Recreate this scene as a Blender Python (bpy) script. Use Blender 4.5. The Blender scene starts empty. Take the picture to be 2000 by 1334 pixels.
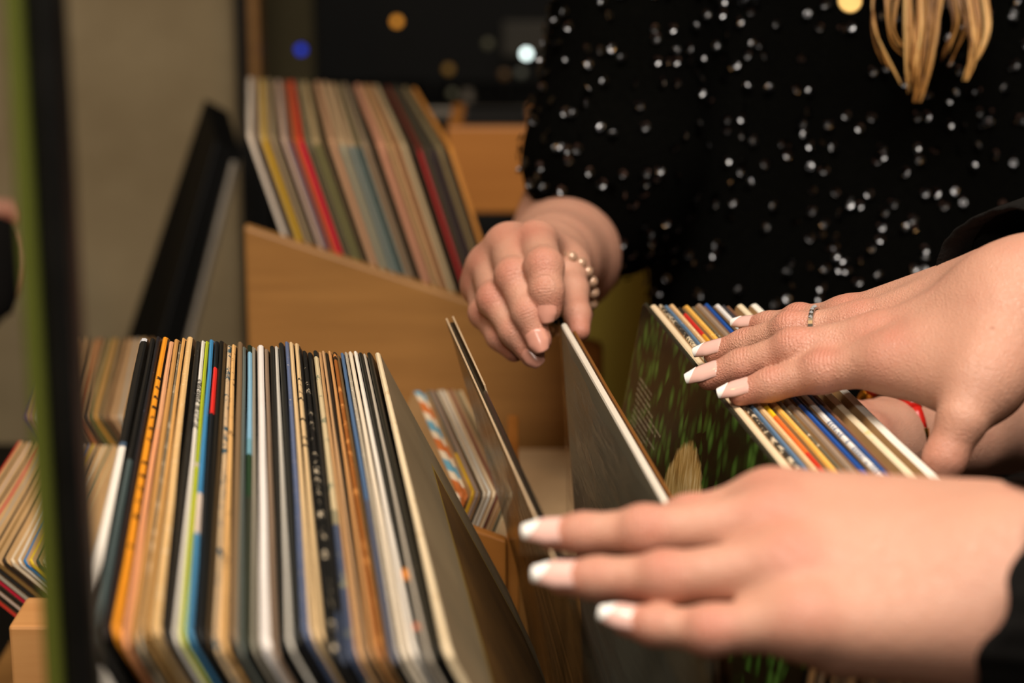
import bpy, math, random
import numpy as np
from mathutils import Vector, Matrix

random.seed(11)
RNG = np.random.default_rng(5)
scene = bpy.context.scene
COL = scene.collection

# ------------------------------------------------------------------ camera
FPX = 3945.0
PITCH = math.atan(1017.0 / FPX)
CAM = Vector((0.0, 0.0, 1.30))
CF = Vector((0, math.cos(PITCH), -math.sin(PITCH)))
CU = Vector((0, math.sin(PITCH), math.cos(PITCH)))
cd = bpy.data.cameras.new('camera')
cd.sensor_width = 36.0
cd.lens = FPX / 2000.0 * 36.0
cd.clip_start = 0.05
cd.clip_end = 50
cd.dof.use_dof = True
cd.dof.focus_distance = 0.80
cd.dof.aperture_fstop = 7.6
cam = bpy.data.objects.new('camera', cd)
COL.objects.link(cam)
cam.location = CAM
cam.rotation_euler = (math.pi / 2 - PITCH, 0, 0)
scene.camera = cam

# ------------------------------------------------------------------ world, light, exposure
world = bpy.data.worlds.new('world')
scene.world = world
world.use_nodes = True
world.node_tree.nodes['Background'].inputs[0].default_value = (1.0, 0.74, 0.48, 1)
world.node_tree.nodes['Background'].inputs[1].default_value = 0.03


def area_light(name, loc, target, sx, sy, power, col):
    l = bpy.data.lights.new(name, 'AREA')
    l.shape = 'RECTANGLE'
    l.size, l.size_y, l.energy, l.color = sx, sy, power, col
    o = bpy.data.objects.new(name, l)
    COL.objects.link(o)
    o.location = loc
    o.rotation_euler = (Vector(target) - Vector(loc)).to_track_quat('-Z', 'Y').to_euler()
    return o


area_light('flash_bounce', (0.12, 0.12, 2.42), (0.05, 0.75, 1.0), 0.9, 0.6, 32, (1.0, 0.91, 0.80))
area_light('flash_head', (-0.12, -0.35, 1.78), (0.05, 0.8, 1.05), 0.16, 0.10, 3.2, (1.0, 0.91, 0.80))
area_light('amber_glint_light', (-0.9, 0.2, 2.35), (0.2, 1.1, 1.0), 0.10, 0.10, 2.2, (1.0, 0.52, 0.16))  # added amber light, gives the sequins warm glints
area_light('amber_glint_light', (1.2, 0.1, 2.2), (0.2, 1.1, 1.1), 0.10, 0.10, 2.0, (1.0, 0.55, 0.2))  # second added amber light for the sequin glints

cy = scene.cycles
cy.max_bounces, cy.diffuse_bounces, cy.glossy_bounces, cy.transparent_max_bounces = 5, 3, 3, 6
vs = scene.view_settings
vs.view_transform = 'Standard'
vs.look = 'None'
vs.exposure = 0.22
vs.gamma = 1.0
vs.use_curve_mapping = False


# ------------------------------------------------------------------ helpers
def W(px, py, z):
    """the point of the place seen at pixel (px, py), z metres along the optical axis"""
    return CAM + z * (Vector(((px - 1000) / FPX, 0, 0)) + CF - CU * ((py - 667) / FPX))


def on_level(px, py, drop):
    """the point seen at a pixel on the level plane that lies `drop` below the lens"""
    d = Vector(((px - 1000) / FPX, 0, 0)) + CF - CU * ((py - 667) / FPX)
    return CAM + d * (-drop / d.z)


def lin(r, g, b):
    def f(v):
        v /= 255.0
        return v / 12.92 if v <= 0.04045 else ((v + 0.055) / 1.055) ** 2.4
    return (f(r), f(g), f(b), 1.0)


def link(o, parent=None):
    COL.objects.link(o)
    if parent is not None:
        o.parent = parent
    return o


def tag(o, label=None, cat=None, group=None, kind=None):
    if label:
        o['label'] = label
    if cat:
        o['category'] = cat
    if group:
        o['group'] = group
    if kind:
        o['kind'] = kind
    return o


def empty(name, loc, rz=0.0):
    o = bpy.data.objects.new(name, None)
    o.location = loc
    o.rotation_euler = (0, 0, rz)
    o.empty_display_size = 0.02
    return link(o)


def mesh_obj(name, verts, faces, mats, parent=None, fmat=None, smooth=False, loc=None, rz=0.0):
    me = bpy.data.meshes.new(name)
    me.from_pydata([tuple(v) for v in verts], [], faces)
    for m in (mats if isinstance(mats, (list, tuple)) else [mats]):
        me.materials.append(m)
    if fmat is not None:
        me.polygons.foreach_set('material_index', fmat)
    if smooth:
        me.polygons.foreach_set('use_smooth', [True] * len(me.polygons))
    me.update()
    o = bpy.data.objects.new(name, me)
    if loc is not None:
        o.location = loc
        o.rotation_euler = (0, 0, rz)
    return link(o, parent)


class MB:
    """collects boxes, bars and tubes for ONE mesh"""
    def __init__(s):
        s.v, s.f = [], []

    def add(s, v, f):
        b = len(s.v)
        s.v += [Vector(x) for x in v]
        s.f += [tuple(i + b for i in q) for q in f]
        return s

    def prism(s, poly, axis_vec):
        """poly: list of points, extruded by axis_vec, every edge slightly bevelled later by the modifier"""
        n = len(poly)
        a = Vector(axis_vec)
        v = [Vector(p) for p in poly] + [Vector(p) + a for p in poly]
        f = [tuple(range(n))[::-1], tuple(range(n, 2 * n))]
        f += [(i, (i + 1) % n, n + (i + 1) % n, n + i) for i in range(n)]
        return s.add(v, f)

    def box(s, c, size, rz=0.0):
        x, y, z = [k / 2 for k in size]
        R = Matrix.Rotation(rz, 3, 'Z')
        v = [Vector(c) + R @ Vector((sx * x, sy * y, sz * z)) for sz in (-1, 1) for sy in (-1, 1) for sx in (-1, 1)]
        return s.add(v, [(0, 2, 3, 1), (4, 5, 7, 6), (0, 1, 5, 4), (2, 6, 7, 3), (0, 4, 6, 2), (1, 3, 7, 5)])

    def tube(s, pts, rads, n=10, cap=True):
        pts = [Vector(p) for p in pts]
        if not isinstance(rads, (list, tuple)):
            rads = [rads] * len(pts)
        v, f = [], []
        ref = Vector((0.3, 0.2, 0.93))
        for i, p in enumerate(pts):
            t = (pts[min(i + 1, len(pts) - 1)] - pts[max(i - 1, 0)]).normalized()
            a = t.cross(ref)
            if a.length < 1e-4:
                a = t.cross(Vector((1, 0, 0)))
            a.normalize()
            b = t.cross(a)
            for k in range(n):
                w = 2 * math.pi * k / n
                v.append(p + rads[i] * (a * math.cos(w) + b * math.sin(w)))
        for i in range(len(pts) - 1):
            for k in range(n):
                f.append((i * n + k, i * n + (k + 1) % n, (i + 1) * n + (k + 1) % n, (i + 1) * n + k))
        if cap:
            f.append(tuple(range(n))[::-1])
            f.append(tuple(range((len(pts) - 1) * n, len(pts) * n)))
        return s.add(v, f)

    def build(s, name, mat, parent=None, loc=None, bevel=0.0, smooth=False):
        vs_ = s.v if loc is None else [x - Vector(loc) for x in s.v]
        o = mesh_obj(name, vs_, s.f, mat, parent, smooth=smooth, loc=loc)
        if bevel:
            m = o.modifiers.new('bevel', 'BEVEL')
            m.width, m.segments, m.limit_method = bevel, 2, 'ANGLE'
        return o


# ------------------------------------------------------------------ materials
def new_mat(name):
    m = bpy.data.materials.new(name)
    m.use_nodes = True
    nt = m.node_tree
    return m, nt, nt.nodes['Principled BSDF']


def N(nt, kind, **kw):
    n = nt.nodes.new(kind)
    for k, v in kw.items():
        setattr(n, k, v)
    return n


def ramp(nt, fac, stops, interp='LINEAR'):
    r = N(nt, 'ShaderNodeValToRGB')
    r.color_ramp.interpolation = interp
    el = r.color_ramp.elements
    while len(el) > 1:
        el.remove(el[-1])
    el[0].position, el[0].color = stops[0]
    for p, c in stops[1:]:
        e = el.new(p)
        e.color = c
    nt.links.new(fac, r.inputs[0])
    return r.outputs[0]


def mixc(nt, fac, a, b, mode='MIX'):
    m = N(nt, 'ShaderNodeMix', data_type='RGBA', blend_type=mode)
    for sock, v in ((m.inputs[0], fac), (m.inputs[6], a), (m.inputs[7], b)):
        if hasattr(v, 'is_output'):
            nt.links.new(v, sock)
        else:
            sock.default_value = v
    return m.outputs[2]


def mth(nt, op, a, b=0.0, clamp=False):
    m = N(nt, 'ShaderNodeMath', operation=op, use_clamp=clamp)
    for sock, v in ((m.inputs[0], a), (m.inputs[1], b)):
        if hasattr(v, 'is_output'):
            nt.links.new(v, sock)
        else:
            sock.default_value = v
    return m.outputs[0]


def coords(nt, scale=(1, 1, 1), loc=(0, 0, 0), out='Object'):
    t = N(nt, 'ShaderNodeTexCoord')
    mp = N(nt, 'ShaderNodeMapping')
    mp.inputs['Scale'].default_value = scale
    mp.inputs['Location'].default_value = loc
    nt.links.new(t.outputs[out], mp.inputs[0])
    return mp.outputs[0]


def noise(nt, vec, scale, detail=3, rough=0.6):
    n = N(nt, 'ShaderNodeTexNoise')
    n.inputs['Scale'].default_value = scale
    n.inputs['Detail'].default_value = detail
    n.inputs['Roughness'].default_value = rough
    nt.links.new(vec, n.inputs['Vector'])
    return n.outputs[0]


def bump(nt, b, h, strength, dist=0.001):
    k = N(nt, 'ShaderNodeBump')
    k.inputs['Strength'].default_value = strength
    k.inputs['Distance'].default_value = dist
    nt.links.new(h, k.inputs['Height'])
    nt.links.new(k.outputs[0], b.inputs['Normal'])


def plain(name, col, rough=0.6, metal=0.0, var=0.12, scale=60, spec=0.5, bmp=0.0, emit=None):
    m, nt, b = new_mat(name)
    v = coords(nt)
    n = noise(nt, v, scale)
    dark = tuple(c * (1 - var) for c in col[:3]) + (1,)
    lite = tuple(min(1, c * (1 + var)) for c in col[:3]) + (1,)
    nt.links.new(ramp(nt, n, [(0.3, dark), (0.7, lite)]), b.inputs['Base Color'])
    b.inputs['Roughness'].default_value = rough
    b.inputs['Metallic'].default_value = metal
    b.inputs['Specular IOR Level'].default_value = spec
    if bmp:
        bump(nt, b, n, bmp)
    if emit:
        b.inputs['Emission Color'].default_value = emit[0]
        b.inputs['Emission Strength'].default_value = emit[1]
    return m


def wood(name, c1, c2, stretch=(2, 30, 60), rough=0.5):
    m, nt, b = new_mat(name)
    v = coords(nt, stretch)
    n = noise(nt, v, 1.6, 6, 0.62)
    n2 = noise(nt, coords(nt, (1, 6, 6)), 3.0, 3)
    c = ramp(nt, n, [(0.3, c1), (0.7, c2)])
    c = mixc(nt, mth(nt, 'MULTIPLY', n2, 0.35), c, tuple(k * 0.72 for k in c1[:3]) + (1,))
    nt.links.new(c, b.inputs['Base Color'])
    b.inputs['Roughness'].default_value = rough
    bump(nt, b, n, 0.15, 0.0006)
    return m


M = {}
M['wood'] = wood('bin_wood', lin(142, 99, 48), lin(166, 119, 62), (4, 60, 60))
M['wood_light'] = wood('pine_wood', lin(190, 130, 72), lin(214, 158, 98), (3, 30, 40))
M['wood_mid'] = wood('orange_wood', lin(178, 112, 44), lin(196, 128, 56), (3, 40, 40))
M['crate_top'] = plain('crate_board', lin(190, 160, 122), 0.6, var=0.08, scale=30)
M['olive_board'] = plain('olive_board', lin(186, 166, 70), 0.7, var=0.08, scale=14)
M['black_metal'] = plain('black_metal', lin(16, 15, 13), 0.35, 0.0, var=0.3)
M['black_plastic'] = plain('black_plastic', lin(8, 8, 7), 0.6, spec=0.2)
M['steel'] = plain('steel', lin(170, 165, 155), 0.3, 1.0)
M['grey_edge'] = plain('grey_edge', lin(120, 112, 100), 0.45, 0.3)
M['cloth_black'] = plain('black_knit', lin(15, 13, 11), 0.95, var=0.4, scale=900, spec=0.15, bmp=0.6)
M['gold'] = plain('gold', lin(220, 160, 60), 0.25, 1.0)
M['red_enamel'] = plain('red_enamel', lin(190, 30, 20), 0.3)
M['pearl'] = plain('pearl', lin(186, 150, 124), 0.2, 0.25, var=0.05, spec=0.8)
M['clear_gem'] = plain('gem', lin(230, 232, 235), 0.05, 0.6)
M['floor'] = plain('floor_board', lin(70, 56, 42), 0.6, scale=8)
M['ceiling'] = plain('ceiling_paint', lin(120, 112, 100), 0.9, scale=6)


def plaster():
    m, nt, b = new_mat('plaster')
    v = coords(nt)
    n = noise(nt, v, 3.2, 5, 0.65)
    nt.links.new(ramp(nt, n, [(0.3, lin(142, 124, 92)), (0.7, lin(172, 154, 120))]), b.inputs['Base Color'])
    b.inputs['Roughness'].default_value = 0.9
    bump(nt, b, noise(nt, v, 25, 4), 0.3, 0.004)
    return m


M['plaster'] = plaster()
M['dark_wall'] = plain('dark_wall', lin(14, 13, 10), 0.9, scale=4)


def skin_mat(name, base, red, pale):
    m, nt, b = new_mat(name)
    v = coords(nt)
    a = N(nt, 'ShaderNodeAttribute', attribute_name='red')
    n1 = noise(nt, v, 55, 4, 0.6)
    n2 = noise(nt, v, 420, 3, 0.7)
    c = mixc(nt, mth(nt, 'MULTIPLY', n1, 0.45), base, pale)
    fac = mth(nt, 'MULTIPLY', mth(nt, 'ADD', a.outputs['Fac'], mth(nt, 'MULTIPLY', mth(nt, 'SUBTRACT', n1, 0.5), 0.8)), 0.85, True)
    c = mixc(nt, fac, c, red)
    sp = ramp(nt, n2, [(0.62, (0, 0, 0, 1)), (0.72, (1, 1, 1, 1))])
    c = mixc(nt, mth(nt, 'MULTIPLY', sp, 0.10), c, red)
    vf = N(nt, 'ShaderNodeTexVoronoi')
    vf.inputs['Scale'].default_value = 45
    nt.links.new(v, vf.inputs['Vector'])
    fr = ramp(nt, vf.outputs['Distance'], [(0.03, (1, 1, 1, 1)), (0.05, (0, 0, 0, 1))])
    c = mixc(nt, mth(nt, 'MULTIPLY', fr, 0.5), c, lin(150, 88, 58))
    nt.links.new(c, b.inputs['Base Color'])
    b.inputs['Roughness'].default_value = 0.46
    b.inputs['Specular IOR Level'].default_value = 0.42
    b.inputs['Subsurface Weight'].default_value = 0.12
    b.inputs['Subsurface Radius'].default_value = (1.0, 0.36, 0.2)
    b.inputs['Subsurface Scale'].default_value = 0.004
    wr = N(nt, 'ShaderNodeAttribute', attribute_name='wrinkle')
    axis = N(nt, 'ShaderNodeAttribute', attribute_name='axial')
    wob = mth(nt, 'MULTIPLY', noise(nt, v, 240, 3), 9.0)
    s = mth(nt, 'SINE', mth(nt, 'ADD', mth(nt, 'MULTIPLY', axis.outputs['Fac'], 4300.0), wob))
    h = mth(nt, 'MULTIPLY', s, wr.outputs['Fac'])
    vor = N(nt, 'ShaderNodeTexVoronoi', feature='DISTANCE_TO_EDGE')
    vor.inputs['Scale'].default_value = 900
    nt.links.new(v, vor.inputs['Vector'])
    h = mth(nt, 'ADD', mth(nt, 'MULTIPLY', h, 0.22), mth(nt, 'MULTIPLY', vor.outputs[0], 0.9))
    h = mth(nt, 'ADD', h, mth(nt, 'MULTIPLY', noise(nt, coords(nt, (1, 1.6, 0.8)), 330, 4, 0.6), 0.65))
    bump(nt, b, h, 0.75, 0.0006)
    return m


M['skin_a'] = skin_mat('skin', lin(188, 137, 114), lin(178, 90, 72), lin(208, 162, 140))
M['nail_pink'] = plain('nail_varnish', lin(220, 176, 164), 0.14, spec=0.6, var=0.03)
M['nail_white'] = plain('white_nail_tip', lin(246, 242, 236), 0.14, spec=0.7, var=0.02)
M['nail_bare'] = plain('clear_nail', lin(200, 142, 124), 0.25, spec=0.5, var=0.05)


# ------------------------------------------------------------------ record sleeves
def spine_mat(name, segs, wear=0.0, flecks=None, rough=0.55, L=0.315, ticks=None, mottle=None, corner=0.0):
    """segs: [(start 0..1 from the far end, colour)], hard changes along the edge of the sleeve"""
    m, nt, b = new_mat(name)
    v = coords(nt)
    sx = N(nt, 'ShaderNodeSeparateXYZ')
    nt.links.new(v, sx.inputs[0])
    u = mth(nt, 'MULTIPLY', sx.outputs[1], -1.0 / L)
    off = random.uniform(0, 50)
    c = ramp(nt, u, segs, 'CONSTANT')
    vv = coords(nt, (1, 0.25, 1), (off, off, off))
    n = noise(nt, vv, 220, 3)
    c = mixc(nt, mth(nt, 'MULTIPLY', n, 0.30), c, mixc(nt, 1.0, c, (0.55, 0.5, 0.42, 1), 'MULTIPLY'))
    if mottle:
        mo = ramp(nt, noise(nt, coords(nt, (1, 0.5, 1), (off, 0, 0)), mottle[1], 4, 0.7), [(mottle[2], (0, 0, 0, 1)), (mottle[2] + 0.05, (1, 1, 1, 1))])
        c = mixc(nt, mo, c, mottle[0])
    if flecks:
        fl = ramp(nt, noise(nt, coords(nt, (1, 1, 1), (off, 7, 0)), 520, 4, 0.75), [(flecks[1], (0, 0, 0, 1)), (flecks[1] + 0.03, (1, 1, 1, 1))])
        c = mixc(nt, fl, c, flecks[0])
    if ticks:
        # printed marks: (colour, marks per sleeve, share of marks left out, from, to)
        un = mth(nt, 'MULTIPLY', u, ticks[1])
        w = N(nt, 'ShaderNodeTexWhiteNoise', noise_dimensions='1D')
        nt.links.new(mth(nt, 'FLOOR', un), w.inputs['W'])
        t = mth(nt, 'MULTIPLY', mth(nt, 'GREATER_THAN', w.outputs[0], ticks[2]), mth(nt, 'LESS_THAN', mth(nt, 'FRACT', un), ticks[5] if len(ticks) > 5 else 0.6))
        t = mth(nt, 'MULTIPLY', t, mth(nt, 'MULTIPLY', mth(nt, 'GREATER_THAN', u, ticks[3]), mth(nt, 'LESS_THAN', u, ticks[4])))
        t2 = ramp(nt, noise(nt, coords(nt, (1, 1, 1), (off, 3, 0)), 420, 2), [(0.42, (0, 0, 0, 1)), (0.46, (1, 1, 1, 1))])
        if len(ticks) > 6:      # marks only on one side of the spine
            ac = N(nt, 'ShaderNodeAttribute', attribute_name='across')
            t = mth(nt, 'MULTIPLY', t, mth(nt, 'GREATER_THAN', ac.outputs['Fac'], ticks[6]))
        c = mixc(nt, mth(nt, 'MULTIPLY', t, t2), c, ticks[0])
    if wear:
        wn = ramp(nt, noise(nt, coords(nt, (1, 0.6, 1), (0, off, 0)), 300, 5, 0.7), [(1 - wear, (0, 0, 0, 1)), (1.02 - wear, (1, 1, 1, 1))])
        c = mixc(nt, wn, c, lin(205, 188, 160))
    worn = mth(nt, 'ADD', u, mth(nt, 'MULTIPLY', mth(nt, 'SUBTRACT', noise(nt, coords(nt, (1, 1, 1), (off, 1, 2)), 110, 3), 0.5), 0.05))
    worn2 = mth(nt, 'MULTIPLY', mth(nt, 'GREATER_THAN', worn, 0.988), mth(nt, 'LESS_THAN', sx.outputs[2], 10.0))
    if corner:
        zt = mth(nt, 'GREATER_THAN', sx.outputs[2], L * 0.955)
        c = mixc(nt, mth(nt, 'MULTIPLY', mth(nt, 'MULTIPLY', worn2, zt), corner), c, lin(206, 186, 158))
    nt.links.new(c, b.inputs['Base Color'])
    b.inputs['Roughness'].default_value = rough
    bump(nt, b, n, 0.12, 0.0005)
    return m


EDGE_MATS = [plain('card_edge_cream', lin(176, 150, 118), 0.8), plain('card_edge_grey', lin(142, 132, 116), 0.8),
             plain('card_edge_dark', lin(30, 27, 22), 0.7), plain('card_edge_tan', lin(150, 112, 66), 0.8)]
GAP = plain('sleeve_opening', lin(26, 22, 18), 0.8)
FACE = {
    'grey': plain('cover_grey', lin(128, 110, 84), 0.6, scale=18),
    'dark': plain('cover_dark', lin(20, 18, 15), 0.25, scale=25, var=0.5),
    'tan': plain('cover_tan', lin(190, 152, 104), 0.6, scale=14),
    'white': plain('cover_white', lin(226, 218, 204), 0.55, scale=14, var=0.04),
    'brown': plain('cover_brown', lin(118, 78, 30), 0.5, scale=10),
}


def sleeve(name, label, group, far_top, L, th, prof, yaw, spine, face_l='tan', face_r='tan', edge=0, cat='record sleeve', flare=0.0, open_front=True):
    """a card record sleeve. far_top: middle of its top edge at the far end; prof = (lean at top, lean at foot, bend start)"""
    a0, a1, t0 = prof
    ts = [0.0, 0.0013, 0.02, 0.05, 0.09, 0.12, 0.15, 0.18, 0.22, 0.27, 0.315]
    ts = [t * L / 0.315 for t in ts]
    e, z, path = 0.0, 0.0, []
    prev = 0.0
    for t in ts:
        steps = 8
        for k in range(steps):
            q = prev + (t - prev) * (k + 0.5) / steps
            s = min(1, max(0, (q - t0) / max(1e-6, 0.11 * L / 0.315)))
            s = s * s * (3 - 2 * s)
            a = a0 + (a1 - a0) * s
            e += math.sin(a) * (t - prev) / steps
            z -= math.cos(a) * (t - prev) / steps
        s = min(1, max(0, (t - t0) / (0.11 * L / 0.315)))
        s = s * s * (3 - 2 * s)
        path.append((e, z, a0 + (a1 - a0) * s))
        prev = t
    eb, zb = path[-1][0], path[-1][1]
    h = th / 2
    ys = [0, -0.004 * L / .315] + [-L * k / 6 for k in range(1, 6)] + [-L + 0.004 * L / .315, -L]
    wob = [random.uniform(0.90, 1.0) for _ in ys]
    bow = 0.0
    v, f, fm, across = [], [], [], []
    nr = len(path)
    for j, y in enumerate(ys):
        end = j in (0, len(ys) - 1)
        hh = h * wob[j] * (0.8 if end else 1.0) * (1 + flare * (-y / L))
        sag = 0.0022 if end else random.uniform(0, 0.0005)
        by = bow * math.sin(math.pi * -y / L)
        row = []
        for side in (-1, 1):
            rr = range(nr - 1, 0, -1) if side < 0 else range(1, nr)
            seq = []
            for i in rr:
                pe, pz, a = path[i]
                drop = sag if i < 2 else 0
                seq.append((pe + by + side * hh * math.cos(a) + drop * math.sin(a), pz + side * hh * math.sin(a) - drop * math.cos(a)))
            if side > 0:
                pe, pz, a = path[0]
                for o, d in ((-0.72, 0.35), (0.0, 0.0), (0.72, 0.35)):
                    row.append((pe + by + o * hh * math.cos(a) + math.sin(a) * (d * hh + sag), pz + o * hh * math.sin(a) - math.cos(a) * (d * hh + sag)))
            row += seq
        across += [-1.0] * (nr - 1) + [-0.7, 0.0, 0.7] + [1.0] * (nr - 1)
        v += [(x - eb, y, zz - zb) for x, zz in row]
    n = 2 * (nr - 1) + 3
    for j in range(len(ys) - 1):
        for k in range(n - 1):
            f.append((j * n + k, j * n + k + 1, (j + 1) * n + k + 1, (j + 1) * n + k))
            if k < nr - 2:
                fm.append(1)
            elif k > nr + 1:
                fm.append(2)
            else:
                fm.append(0)
        f.append((j * n + n - 1, j * n, (j + 1) * n, (j + 1) * n + n - 1))
        fm.append(3)
    for j, sgn in ((0, 1), (len(ys) - 1, -1)):
        base = j * n
        inset = -0.0035 * sgn
        inner = []
        for i in range(nr - 1):
            l, r = base + i, base + n - 1 - i
            pl, pr = Vector(v[l]), Vector(v[r])
            iq = []
            for w_ in (0.3, 0.7):
                p = pl.lerp(pr, w_)
                v.append((p.x, p.y + (inset if open_front else 0), p.z))
                iq.append(len(v) - 1)
            inner.append((l, iq[0], iq[1], r))
        for i in range(nr - 2):
            A, B = inner[i], inner[i + 1]
            for c in range(3):
                q = (A[c], A[c + 1], B[c + 1], B[c])
                f.append(q if sgn < 0 else q[::-1])
                fm.append(4 if (c == 1 and open_front) else 3)
        A = inner[-1]
        top = [base + nr - 1 + k for k in range(3)]
        q = (A[0], A[1], A[2], A[3], top[2], top[1], top[0])
        f.append(q if sgn < 0 else q[::-1])
        fm.append(0)
    R = Matrix.Rotation(yaw, 3, 'Z')
    loc = Vector(far_top) + R @ Vector((eb, 0, zb))
    fl = FACE[face_l] if isinstance(face_l, str) else face_l
    fr = FACE[face_r] if isinstance(face_r, str) else face_r
    o = mesh_obj(name, v, f, [spine, fl, fr, EDGE_MATS[edge], GAP], None, fm, loc=loc, rz=yaw)
    at = o.data.attributes.new('across', 'FLOAT', 'POINT')
    at.data.foreach_set('value', across + [0.0] * (len(v) - len(across)))
    if label:
        tag(o, label, cat, group)
    return o


ORD = ['first', 'second', 'third', 'fourth', 'fifth', 'sixth', 'seventh', 'eighth', 'ninth', 'tenth', 'eleventh', 'twelfth',
       'thirteenth', 'fourteenth', 'fifteenth', 'sixteenth', 'seventeenth', 'eighteenth', 'nineteenth', 'twentieth']
TENS = {2: ('twenty', 'twentieth'), 3: ('thirty', 'thirtieth'), 4: ('forty', 'fortieth'), 5: ('fifty', 'fiftieth')}


def ordinal(n):
    if n <= 20:
        return ORD[n - 1]
    t, u = divmod(n, 10)
    return TENS[t][1] if u == 0 else TENS[t][0] + '-' + ORD[u - 1]


YAW = math.radians(7.1)
DV = Vector((-math.sin(YAW), math.cos(YAW), 0))
EV = Vector((math.cos(YAW), math.sin(YAW), 0))
rad = math.radians

# ------------------------------------------------------------------ the room
def quad_wall(name, c, size, mat):
    o = MB().box((0, 0, 0), size).build(name, mat, loc=None)
    o.location = c
    tag(o, kind='structure')
    return o


quad_wall('floor', (0.1, 1.0, -0.05), (4.6, 5.6, 0.1), M['floor'])
quad_wall('ceiling', (0.1, 1.0, 2.68), (4.6, 5.6, 0.1), M['ceiling'])
quad_wall('wall_left', (-2.05, 1.0, 1.3), (0.1, 5.4, 2.7), M['plaster'])
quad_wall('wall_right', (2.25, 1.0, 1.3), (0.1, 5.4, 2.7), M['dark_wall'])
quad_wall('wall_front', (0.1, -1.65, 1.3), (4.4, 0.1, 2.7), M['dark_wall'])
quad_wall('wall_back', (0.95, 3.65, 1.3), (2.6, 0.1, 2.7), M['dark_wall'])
XW = W(462, 100, 2.42).x
quad_wall('wall_partition', (XW - 0.83, 2.50, 1.3), (1.66, 0.12, 2.7), M['plaster'])
# the corner trim at the end of the plaster wall: black post, then a wooden strip
p = W(471, 100, 2.38)
tag(MB().box((p.x, 2.42, 1.3), (0.014, 0.05, 2.6)).build('trim_1', M['black_metal']), kind='structure')
p = W(491, 100, 2.38)
tag(MB().box((p.x, 2.44, (W(491, 240, 2.36).z + 2.62) / 2), (0.011, 0.05, 2.62 - W(491, 240, 2.36).z)).build('trim_2', M['wood']), kind='structure')
tag(MB().box((p.x, 2.44, W(491, 240, 2.36).z / 2), (0.03, 0.05, W(491, 240, 2.36).z - 0.001)).build('dark_gap_block', M['black_plastic']), kind='structure')  # black block standing in for the dark of the gap beside the back bin
olive = plain('dim_olive_paint', lin(66, 58, 34), 0.9, scale=5)
p = W(548, 60, 2.7)
tag(MB().box((p.x, 2.80, 1.3), (0.075, 0.05, 2.6)).build('trim_3', olive), kind='structure')

# ------------------------------------------------------------------ tables, bins
TABLE = 0.745
for lab, (xa, xb, ya, yb) in (('dark narrow table under the nearest two rows of records', (-0.36, 0.42, 0.49, 0.905)),
                              ('dark larger table under the back bin and the singles', (-0.60, 0.062, 0.91, 1.78))):
    t = empty('display_table', ((xa + xb) / 2, (ya + yb) / 2, 0))
    tag(t, lab, 'table')
    MB().box((0, 0, TABLE - 0.02), (xb - xa, yb - ya, 0.04)).build('table_top', M['black_plastic'], t, bevel=0.004)
    for sx in (-1, 1):
        for sy in (-1, 1):
            MB().box((sx * ((xb - xa) / 2 - 0.04), sy * ((yb - ya) / 2 - 0.04), (TABLE - 0.04) / 2), (0.05, 0.05, TABLE - 0.04)).build('leg', M['black_metal'], t, bevel=0.004)


def open_bin(name, label, corner, sx, sy, floor_z, wall_h, mat, yaw=YAW, th=0.012, far_board=True):
    """low open tray: corner = its near left foot corner"""
    b = empty(name, Vector((corner.x, corner.y, floor_z - th)), yaw)
    tag(b, label, 'record bin')
    MB().box((sx / 2, sy / 2, th / 2), (sx, sy, th)).build('bin_floor', mat, b)
    for nm, c, s in (('side_board', (th / 2, sy / 2, wall_h / 2 + th), (th, sy, wall_h)),
                     ('side_board', (sx - th / 2, sy / 2, wall_h / 2 + th), (th, sy, wall_h)),
                     ('end_board', (sx / 2, th / 2, wall_h / 2 + th), (sx - 2 * th, th, wall_h)),
                     ('end_board', (sx / 2, sy - th / 2, wall_h / 2 + th), (sx - 2 * th, th, wall_h))):
        if not far_board and c[1] > sy / 2 + 0.01:
            continue
        MB().box(c, s).build(nm, mat, b, bevel=0.0015)
    return b


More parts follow.
